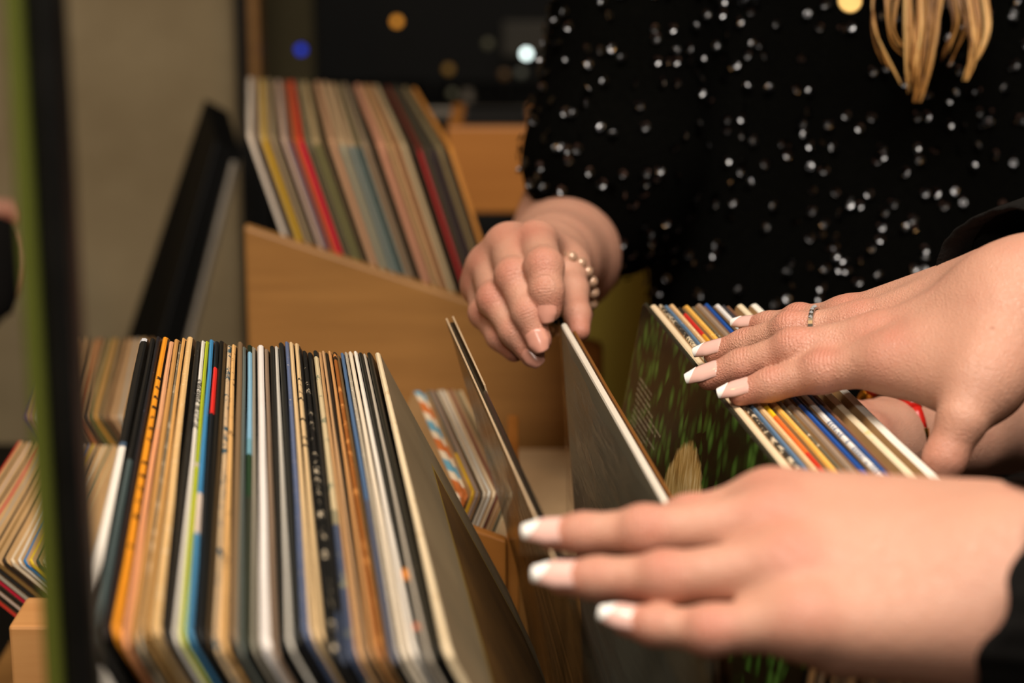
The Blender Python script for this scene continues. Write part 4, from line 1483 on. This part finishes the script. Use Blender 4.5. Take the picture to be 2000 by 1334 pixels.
for k in range(5):
    best = (-CF * 0.3 + Vector((0, 0, 1)))
    e_ = best - axd * best.dot(axd)
    e_.normalize()
    e2 = axd.cross(e_)
    t_ = (k - 2) * 0.26
    g = c + (e_ * math.cos(t_) + e2 * math.sin(t_)) * 8.8 * MM
    s_ = 0.9 * MM
    mesh_obj('stone', [g + Vector(q) * s_ for q in ((1, 0, 0), (-1, 0, 0), (0, 1, 0), (0, -1, 0), (0, 0, 1), (0, 0, -1))],
             [(0, 2, 4), (2, 1, 4), (1, 3, 4), (3, 0, 4), (2, 0, 5), (1, 2, 5), (3, 1, 5), (0, 3, 5)], M['clear_gem'], ring)


def cuff_mesh(name, parent, centers, radii, slant, scallop=0.0, squash=1.0, n=72):
    """knitted sleeve end: rows of a ribbed tube with a turned-in slanting hem"""
    vv, ff = [], []
    cs = chain(*centers)
    t_ = (cs[-1] - cs[0]).normalized()
    a_ = t_.cross(Vector((0, 0, 1))).normalized()
    b_ = a_.cross(t_)
    rows = []
    for i, (c_, r_) in enumerate(zip(cs, radii)):
        row = []
        for k_ in range(n):
            w2 = 2 * math.pi * k_ / n
            rib = 1 + 0.018 * math.sin(w2 * 24) + 0.02 * math.sin(w2 * 5 + i)
            sc = scallop * (math.sin(w2 * 9) * 0.5 + 0.3 * math.sin(w2 * 4 + 1)) * math.exp(-i * 0.8)
            sl = slant(w2) * math.exp(-i * 0.35)
            row.append(c_ + r_ * rib * (a_ * math.cos(w2) + b_ * math.sin(w2) * squash) + t_ * (sc + sl))
        rows.append(row)
    inner = [q + (cs[0] - q) * 0.06 + t_ * 0.004 for q in rows[0]]
    inner2 = [q + (cs[1] - q) * 0.08 for q in rows[1]]
    rows = [inner2, inner] + rows
    for row in rows:
        vv += row
    for i in range(len(rows) - 1):
        for k_ in range(n):
            ff.append((i * n + k_, i * n + (k_ + 1) % n, (i + 1) * n + (k_ + 1) % n, (i + 1) * n + k_))
    o = mesh_obj(name, vv, ff, M['cloth_black'], parent, smooth=True)
    m = o.modifiers.new('smooth', 'SUBSURF')
    m.levels = m.render_levels = 1
    return o


# sleeves: angle pi/2 is up; the ringed hand's cuff opens further back below than above
o = child_shift(cuff_mesh('cardigan_sleeve', person_b, [(1985, 562, .715), (2030, 550, .717), (2100, 525, .72), (2250, 505, .73), (2700, 430, .76), (3300, 350, .80)],
                          [0.030, 0.0310, 0.032, 0.034, 0.042, 0.05], lambda w2: 0.018 * math.cos(w2) - 0.002))
o['label'] = 'black ribbed knit sleeve'
ZS = 0.985
o = child_shift(cuff_mesh('cardigan_sleeve', person_b, [(1862, 1150, .556), (1950, 1155, .556), (2060, 1165, .556), (2250, 1190, .55), (2900, 1240, .54), (3900, 1260, .56)],
                          [0.0320, 0.0325, 0.033, 0.035, 0.045, 0.05], lambda w2: 0.0065 * math.sin(w2) + 0.0105 * math.sin(w2) ** 2, scallop=0.0035))
o['label'] = 'black knit sleeve with a scalloped hem'
# the rest of the cardigan, just outside the picture
spec = {'palm': [((0.62, 0.68, 0.92), (0.62, 0.68, 1.25), .15, .17), ((0.60, 0.50, 1.36), (0.60, 0.86, 1.36), .075, .075),
                 ((0.60, 0.86, 1.36), tuple(W(3300, 350, .80 * 1.045)), .068, .052), ((0.60, 0.50, 1.36), tuple(W(3900, 1260, .56)), .068, .052)], 'k': 0.05}
V_, Q_ = surface_nets(spec, 0.011)
child_shift(body_mesh('cardigan', [(V_, Q_, [], [])], M['cloth_black'], person_b))
spec = {'palm': [((0.62, 0.60, 0.03), (0.62, 0.62, 0.85), .07, .10), ((0.62, 0.76, 0.03), (0.62, 0.74, 0.85), .07, .10)], 'k': 0.03}
V_, Q_ = surface_nets(spec, 0.014)
child_shift(body_mesh('trousers', [(V_, Q_, [], [])], M['cloth_black'], person_b))

# ================================================================== woman in the sequinned top
ZS = 1.068
TX = W(1705, 400, 1.22)
person_a = empty('person', (TX.x, TX.y + 0.02, 0))
tag(person_a, 'person in a black sequinned top with fair hair, pinching one record upright', 'person')
INV = -Vector(person_a.location)
dors1 = (-CF * 0.86 + Vector((0, 0, 1)) * 0.30 + Vector((-0.25, 0, 0))).normalized()
f1 = [
    dict(p=chain((1048, 473, .868), (1063, 522, .838), (1068, 570, .832), (1070, 602, .832)), r=[8.8 * MM, 7.6 * MM, 6.9 * MM, 5.9 * MM]),
    dict(p=chain((992, 480, .880), (1003, 540, .846), (1031, 612, .834), (1052, 664, .832)), r=[8.8 * MM, 7.2 * MM, 6.4 * MM, 5.5 * MM]),
    dict(p=chain((954, 520, .888), (966, 585, .852), (1004, 648, .840), (1040, 694, .838)), r=[8.2 * MM, 6.9 * MM, 6.0 * MM, 5.2 * MM]),
    dict(p=chain((940, 560, .894), (946, 612, .866), (976, 658, .852), (1004, 686, .849)), r=[7.4 * MM, 6.1 * MM, 5.4 * MM, 4.7 * MM]),
]
th1 = dict(p=chain((1108, 525, .905), (1120, 566, .884), (1128, 615, .868), (1132, 646, .862)), r=[8.4 * MM, 6.4 * MM, 5.6 * MM, 4.7 * MM])
met1 = caps(((1085, 505, .930), (1048, 475, .874), 11.5, 8.8), ((1075, 505, .935), (992, 482, .882), 11.5, 9.2),
            ((1065, 520, .938), (954, 522, .890), 11, 8.8), ((1060, 530, .938), (940, 560, .896), 10.5, 8.0), ((1090, 520, .93), (1105, 522, .905), 12, 10.5))
ext1 = caps(((1010, 520, .905), (1060, 515, .93), 13, 15))
arm1 = caps(((1070, 508, .935), (1082, 508, .97), 18, 20), ((1082, 508, .97), (1100, 502, 1.04), 21, 27), ((1100, 502, 1.04), (1112, 480, 1.11), 28, 31), ((1112, 480, 1.11), (1150, 350, 1.12), 31, 34))
H1 = make_hand(f1, th1, met1, ext1, arm1, dors1, h=0.0010)
ZS = 1.05
# her other forearm and hand against the right side of the right stack
dors4 = (-CF * 0.5 + Vector((0.6, 0, 0.6))).normalized()
f4 = [
    dict(p=chain((1690, 848, .840), (1640, 852, .826), (1612, 862, .816), (1596, 872, .808)), r=[8 * MM, 6.6 * MM, 5.8 * MM, 4.8 * MM]),
    dict(p=chain((1692, 872, .838), (1645, 882, .820), (1618, 894, .808), (1600, 906, .800)), r=[8 * MM, 6.8 * MM, 5.8 * MM, 4.8 * MM]),
    dict(p=chain((1694, 896, .836), (1652, 912, .818), (1626, 926, .806), (1608, 938, .798)), r=[8 * MM, 6.4 * MM, 5.6 * MM, 4.6 * MM]),
    dict(p=chain((1698, 918, .836), (1664, 938, .820), (1642, 952, .810), (1626, 962, .804)), r=[7.2 * MM, 5.8 * MM, 5.0 * MM, 4.2 * MM]),
]
th4 = dict(p=chain((1745, 838, .862), (1700, 822, .860), (1668, 818, .852), (1646, 820, .846)), r=[10 * MM, 8.4 * MM, 7.4 * MM, 6 * MM])
met4 = caps(((1775, 838, .882), (1690, 848, .840), 11, 8.2), ((1775, 850, .880), (1692, 872, .838), 11, 8.2), ((1778, 862, .880), (1694, 896, .836), 11, 8.2), ((1780, 868, .882), (1698, 918, .836), 10.5, 7.6))
arm4 = caps(((1735, 853, .879), (1880, 838, .896), 17.5, 20), ((1880, 838, .896), (2150, 790, 1.00), 21, 33), ((2150, 790, 1.00), (2190, 580, 1.14), 34, 38))
H4 = make_hand(f4, th4, met4, [], arm4, dors4, h=0.0012)
bodyA = child_shift(body_mesh('body', [H1, H4], M['skin_a'], person_a))
for f, ln, wd, ex in zip(f1[:3], (11.0, 11.5, 10.5), (4.9, 4.9, 4.5), (0.6, 0.8, 1.0)):
    child_shift(nail(person_a, f['p'][2], f['p'][3], dors1, f['r'][3], ln * MM, wd * MM, ex * MM, bare=True))

# pearl bracelet round the pinching wrist
br = empty('pearl_bracelet', (0, 0, 0))
br.parent = person_a
br['label'] = 'bracelet of cream pearls'
bead = None
c = W(1092, 562, .925)
for k in range(22):
    t_ = 2 * math.pi * k / 22
    # a loop hanging slightly open below the wrist
    px = 1086 + 73 * math.cos(t_)
    py = 572 + 76 * math.sin(t_)
    zz = 0.952 + 0.030 * (1 + math.sin(t_)) / 2
    if bead is None:
        vv, ff = [], []
        for i in range(7):
            for j in range(10):
                a_, b_ = math.pi * i / 6, 2 * math.pi * j / 10
                vv.append(Vector((math.sin(a_) * math.cos(b_), math.sin(a_) * math.sin(b_), math.cos(a_))) * 0.0030)
        for i in range(6):
            for j in range(10):
                ff.append((i * 10 + j, i * 10 + (j + 1) % 10, (i + 1) * 10 + (j + 1) % 10, (i + 1) * 10 + j))
        bead = mesh_obj('bead', vv, ff, M['pearl'], br, smooth=True)
        o = bead
    else:
        o = bead.copy()
        link(o, br)
    o.location = W(px, py, zz) + INV
# red and gold bangle on the other wrist
c, d_ = W(1738, 850, .880 * 1.05), (W(1880, 838, .896 * 1.05) - W(1775, 850, .884 * 1.05)).normalized()
a1 = d_.cross(Vector((0, 0, 1))).normalized()
a2 = a1.cross(d_)
bg = empty('bangle', (0, 0, 0))
bg.parent = person_a
bg['label'] = 'red and gold bangle'
for k in range(16):
    t0_, t1_ = 2 * math.pi * k / 16, 2 * math.pi * (k + 1) / 16
    pts = [c + (a1 * math.cos(t0_ + (t1_ - t0_) * j / 3) + a2 * math.sin(t0_ + (t1_ - t0_) * j / 3)) * 0.0238 for j in range(4)]
    o = MB().tube(pts, 0.0034 if k % 2 else 0.0040, 8).build('link', M['red_enamel'] if k % 3 else M['gold'], bg, smooth=True)
    o.location = INV

# the top: torso, shoulders and short sleeves as one garment
sh_l = W(1310, -330, 1.17)
spec_top = {'palm': [
    (tuple(W(1196, 420, 1.175)), tuple(W(1200, 330, 1.175)), .036, .050),
    (tuple(W(1200, 330, 1.175)), tuple(sh_l), .050, .056),
    (tuple(W(2250, 380, 1.17)), tuple(W(2200, -330, 1.18)), .050, .056),
    (tuple(W(1530, 900, 1.235)), tuple(W(1520, -200, 1.235)), .078, .088),
    (tuple(W(1890, 900, 1.235)), tuple(W(1900, -200, 1.235)), .078, .088),
    (tuple(W(1710, 900, 1.205)), tuple(W(1710, 0, 1.190)), .07, .075),
    (tuple(sh_l), tuple(W(2200, -330, 1.18)), .056, .056),
    (tuple(W(1710, -330, 1.20)), tuple(W(1710, -560, 1.22)), .09, .05),
], 'k': 0.022}
Vt, Qt = surface_nets(spec_top, 0.006, pad=0.02)
M['top_cloth'] = plain('black_jersey', lin(5, 5, 4), 0.95, var=0.4, scale=500, spec=0.02)
top = child_shift(body_mesh('sequinned_top', [(Vt, Qt, [], [])], M['top_cloth'], person_a))
top['label'] = 'black top covered in sequins'
spec = {'palm': [(tuple(W(1530, 1000, 1.235)), (W(1530, 1000, 1.235).x, W(1530, 1000, 1.235).y + 0.05, 0.03), .085, .07),
                 (tuple(W(1890, 1000, 1.235)), (W(1890, 1000, 1.235).x, W(1890, 1000, 1.235).y + 0.05, 0.03), .085, .07)], 'k': 0.03}
V_, Q_ = surface_nets(spec, 0.014)
child_shift(body_mesh('trousers', [(V_, Q_, [], [])], M['cloth_black'], person_a))

# sequins: small cupped discs sewn on at slightly different tilts
m_seq, nt, bs = new_mat('sequin_foil')
oi = N(nt, 'ShaderNodeObjectInfo')
n_ = noise(nt, coords(nt), 900, 1)
nt.links.new(ramp(nt, n_, [(0.3, (0.03, 0.03, 0.033, 1)), (0.7, (0.17, 0.17, 0.175, 1))]), bs.inputs['Base Color'])
bs.inputs['Metallic'].default_value = 1.0
bs.inputs['Roughness'].default_value = 0.22
tri = np.cross(Vt[Qt[:, 2]] - Vt[Qt[:, 0]], Vt[Qt[:, 3]] - Vt[Qt[:, 1]])
ar = np.linalg.norm(tri, axis=1)
nrm = tri / np.maximum(ar, 1e-12)[:, None]
cen = Vt[Qt].mean(1)
view = np.array(CAM) - cen
view /= np.linalg.norm(view, axis=1)[:, None]
zc = (cen - np.array(CAM)) @ np.array(CF)
pxs = 1000 + FPX * (cen[:, 0] - CAM.x) / zc
pys = 667 - FPX * ((cen - np.array(CAM)) @ np.array(CU)) / zc
facing = (nrm * view).sum(1)
okf = (facing > 0.05) & (pys > -700) & (pys < 800) & (pxs > 700) & (pxs < 2700)
cand = np.flatnonzero(okf)
pick = RNG.choice(cand, size=min(1000, len(cand)), replace=False, p=ar[cand] / ar[cand].sum())


def disc(r):
    """cupped sequin with a small hole in the middle"""
    n, rows = 9, ((0.24, 0.0), (0.66, 0.07), (1.0, 0.30))
    vv = [(r * q * math.cos(2 * math.pi * k / n), r * q * math.sin(2 * math.pi * k / n), r * z_) for q, z_ in rows for k in range(n)]
    return vv, [(j * n + k, j * n + (k + 1) % n, (j + 1) * n + (k + 1) % n, (j + 1) * n + k) for j in range(2) for k in range(n)]


dv, df = disc(0.0030)
seq0 = None
rest_v, rest_f = [], []
order = sorted(pick, key=lambda i: not (0 <= pys[i] <= 620 and 1010 <= pxs[i] <= 2000))
for c_, i in enumerate(order):
    nn = Vector(nrm[i])
    j = Vector(RNG.normal(0, 0.42, 3))
    nn = (nn + j).normalized()
    pos = Vector(cen[i]) + Vector(nrm[i]) * 0.0016
    R_ = nn.to_track_quat('Z', 'Y').to_matrix().to_4x4()
    if c_ < 300:
        if seq0 is None:
            seq0 = mesh_obj('sequin', dv, df, m_seq, top)
            o = seq0
        else:
            o = seq0.copy()
            link(o, top)
        o.matrix_local = Matrix.Translation(pos) @ R_
    else:
        b0 = len(rest_v)
        T_ = Matrix.Translation(pos) @ R_
        rest_v += [T_ @ Vector(q) for q in dv]
        rest_f += [tuple(k + b0 for k in q) for q in df]
o = mesh_obj('sequin_field', rest_v, rest_f, m_seq, top)
o['kind'] = 'stuff'

# round gold pendant at the top of the picture, on a fine chain
pc_ = W(1660, 2, 1.066)
pen = child_shift(MB().tube([pc_ + CF * 0.0006, pc_ - CF * 0.0006, pc_ - CF * 0.0008], [0.0064, 0.0064, 0.0058], 32).build('pendant', plain('pale_gold', lin(236, 196, 120), 0.4, 0.6), person_a))
pen['label'] = 'round pale gold pendant'
child_shift(MB().tube([W(1660, -24, 1.066), W(1650, -200, 1.07), W(1600, -420, 1.10)], 0.0006, 6).build('necklace_chain', M['gold'], person_a))
# fair hair falling over the chest
hair_rng = RNG
m_hair, nt, bh = new_mat('fair_hair')
cu = N(nt, 'ShaderNodeAttribute', attribute_name='tone')
nt.links.new(ramp(nt, cu.outputs['Fac'], [(0.0, lin(84, 52, 20)), (0.5, lin(168, 116, 56)), (1.0, lin(222, 182, 116))]), bh.inputs['Base Color'])
bh.inputs['Roughness'].default_value = 0.38
LOCKS = [  # centre line (px, py, z), half width px at each, number of strands
    ([(1775, -420, 1.12), (1800, -200, 1.085), (1806, -20, 1.075), (1806, 80, 1.07), (1792, 150, 1.07), (1786, 200, 1.072)], [70, 60, 44, 34, 18, 8], 330),
    ([(1810, -420, 1.12), (1850, -200, 1.085), (1890, -20, 1.075), (1916, 60, 1.07), (1908, 115, 1.07), (1886, 158, 1.072)], [60, 46, 28, 18, 13, 7], 170),
    ([(1735, -420, 1.12), (1716, -200, 1.085), (1706, -20, 1.07), (1704, 50, 1.068), (1722, 110, 1.07), (1754, 165, 1.074)], [40, 14, 5, 4, 3, 2], 12),
    ([(1760, -420, 1.12), (1752, -200, 1.085), (1742, -20, 1.07), (1736, 50, 1.068), (1752, 90, 1.07), (1782, 110, 1.074)], [60, 30, 22, 16, 14, 12], 14),
    ([(1800, -420, 1.12), (1850, -200, 1.085), (1868, -20, 1.07), (1876, 40, 1.066), (1862, 80, 1.07), (1852, 130, 1.074)], [60, 40, 22, 20, 16, 12], 10),
]
hv, hf, tone = [], [], []
for cl, hw, ns in LOCKS:
    nw = max(3, ns // 22)
    wj, wp, wt, we = RNG.normal(0, 0.35 / nw, nw), RNG.uniform(0, 6, nw), RNG.uniform(0.05, 0.95, nw), RNG.uniform(0.74, 1.03, nw)
    for s in range(ns):
        # strands gather into wisps that draw together towards their ends
        wc = float(-1 + 2 * (s % nw + 0.5) / nw + wj[s % nw])
        u, dz = float(wc + RNG.normal(0, 0.55 / nw)), float(RNG.uniform(-1, 1))
        ph = float(wp[s % nw] + RNG.normal(0, 0.25))
        tn = float(np.clip(wt[s % nw] + RNG.normal(0, 0.14), 0, 1))
        pts = []
        nseg = 14
        cutoff = float(min(1.0, we[s % nw] + RNG.normal(0, 0.03)))
        for k in range(nseg + 1):
            t_ = k / nseg * cutoff * (len(cl) - 1)
            i = min(int(t_), len(cl) - 2)
            fr = t_ - i
            fr2 = fr
            cpx = [cl[i][q] + (cl[i + 1][q] - cl[i][q]) * fr2 for q in range(3)]
            wv = hw[i] + (hw[i + 1] - hw[i]) * fr2
            ue = u + (wc - u) * min(1, (k / nseg) ** 3)
            pts.append(W(cpx[0] + wv * ue + (4 + 5 * abs(u)) * math.sin(ph + t_ * 1.6), cpx[1], cpx[2] + dz * wv * 0.00012))
        # smooth the polyline
        for _ in range(3):
            pts = [pts[0]] + [(pts[k - 1] + pts[k] * 2 + pts[k + 1]) / 4 for k in range(1, nseg)] + [pts[-1]]
        b0 = len(hv)
        m_ = MB().tube(pts, [0.00034] * nseg + [0.00012], 4, cap=False)
        hv += m_.v
        hf += [tuple(q + b0 for q in f_) for f_ in m_.f]
        tone += [tn] * len(m_.v)
hair = child_shift(mesh_obj('hair', hv, hf, m_hair, person_a, smooth=True))
at_ = hair.data.attributes.new('tone', 'FLOAT', 'POINT')
at_.data.foreach_set('value', tone)
hair['label'] = 'long fair hair'

# ================================================================== somebody at the left edge, mostly out of frame
pc = W(-60, 520, 1.75)
person_c = empty('person', (pc.x - 0.12, pc.y, 0))
tag(person_c, 'blurred person in black behind the metal post at the far left', 'person')
INV = -Vector(person_c.location)
fc = [dict(p=chain((-12 + 6 * k, 440 + 14 * k, 1.74), (36 - 3 * k, 470 + 20 * k, 1.72), (48 - 4 * k, 508 + 16 * k, 1.715), (48 - 6 * k, 540 + 12 * k, 1.715)), r=[8.5 * MM, 7.5 * MM, 6.6 * MM, 5.5 * MM]) for k in range(4)]
thc = dict(p=chain((-60, 430, 1.74), (-20, 405, 1.73), (28, 410, 1.725), (40, 425, 1.72)), r=[11 * MM, 9 * MM, 8 * MM, 6.5 * MM])
armc = caps(((-80, 480, 1.75), (-150, 500, 1.76), 24, 26), ((-150, 500, 1.76), (-330, 560, 1.80), 27, 36))
metc = [(tuple(W(-80, 480 + 8 * k, 1.75)), tuple(f['p'][0]), .012, .0088) for k, f in enumerate(fc)]
HC = make_hand(fc, thc, metc, [], armc, dors1, h=0.0022)
child_shift(body_mesh('body', [HC], M['skin_a'], person_c))
spec = {'palm': [(tuple(W(-8, 465, 1.66)), tuple(W(-16, 590, 1.66)), .022, .024), (tuple(W(-40, 500, 1.68)), tuple(W(-330, 540, 1.80)), .03, .05), (tuple(W(-330, 540, 1.80)), tuple(W(-420, 60, 1.85)), .05, .06),
                 (tuple(W(-420, 60, 1.85)), tuple(W(-560, 700, 1.95)), .07, .14), (tuple(W(-560, 700, 1.95)), (W(-560, 700, 1.95).x, W(-560, 700, 1.95).y, 0.12), .13, .10)], 'k': 0.03}
V_, Q_ = surface_nets(spec, 0.014)
child_shift(body_mesh('jacket', [(V_, Q_, [], [])], M['cloth_black'], person_c))
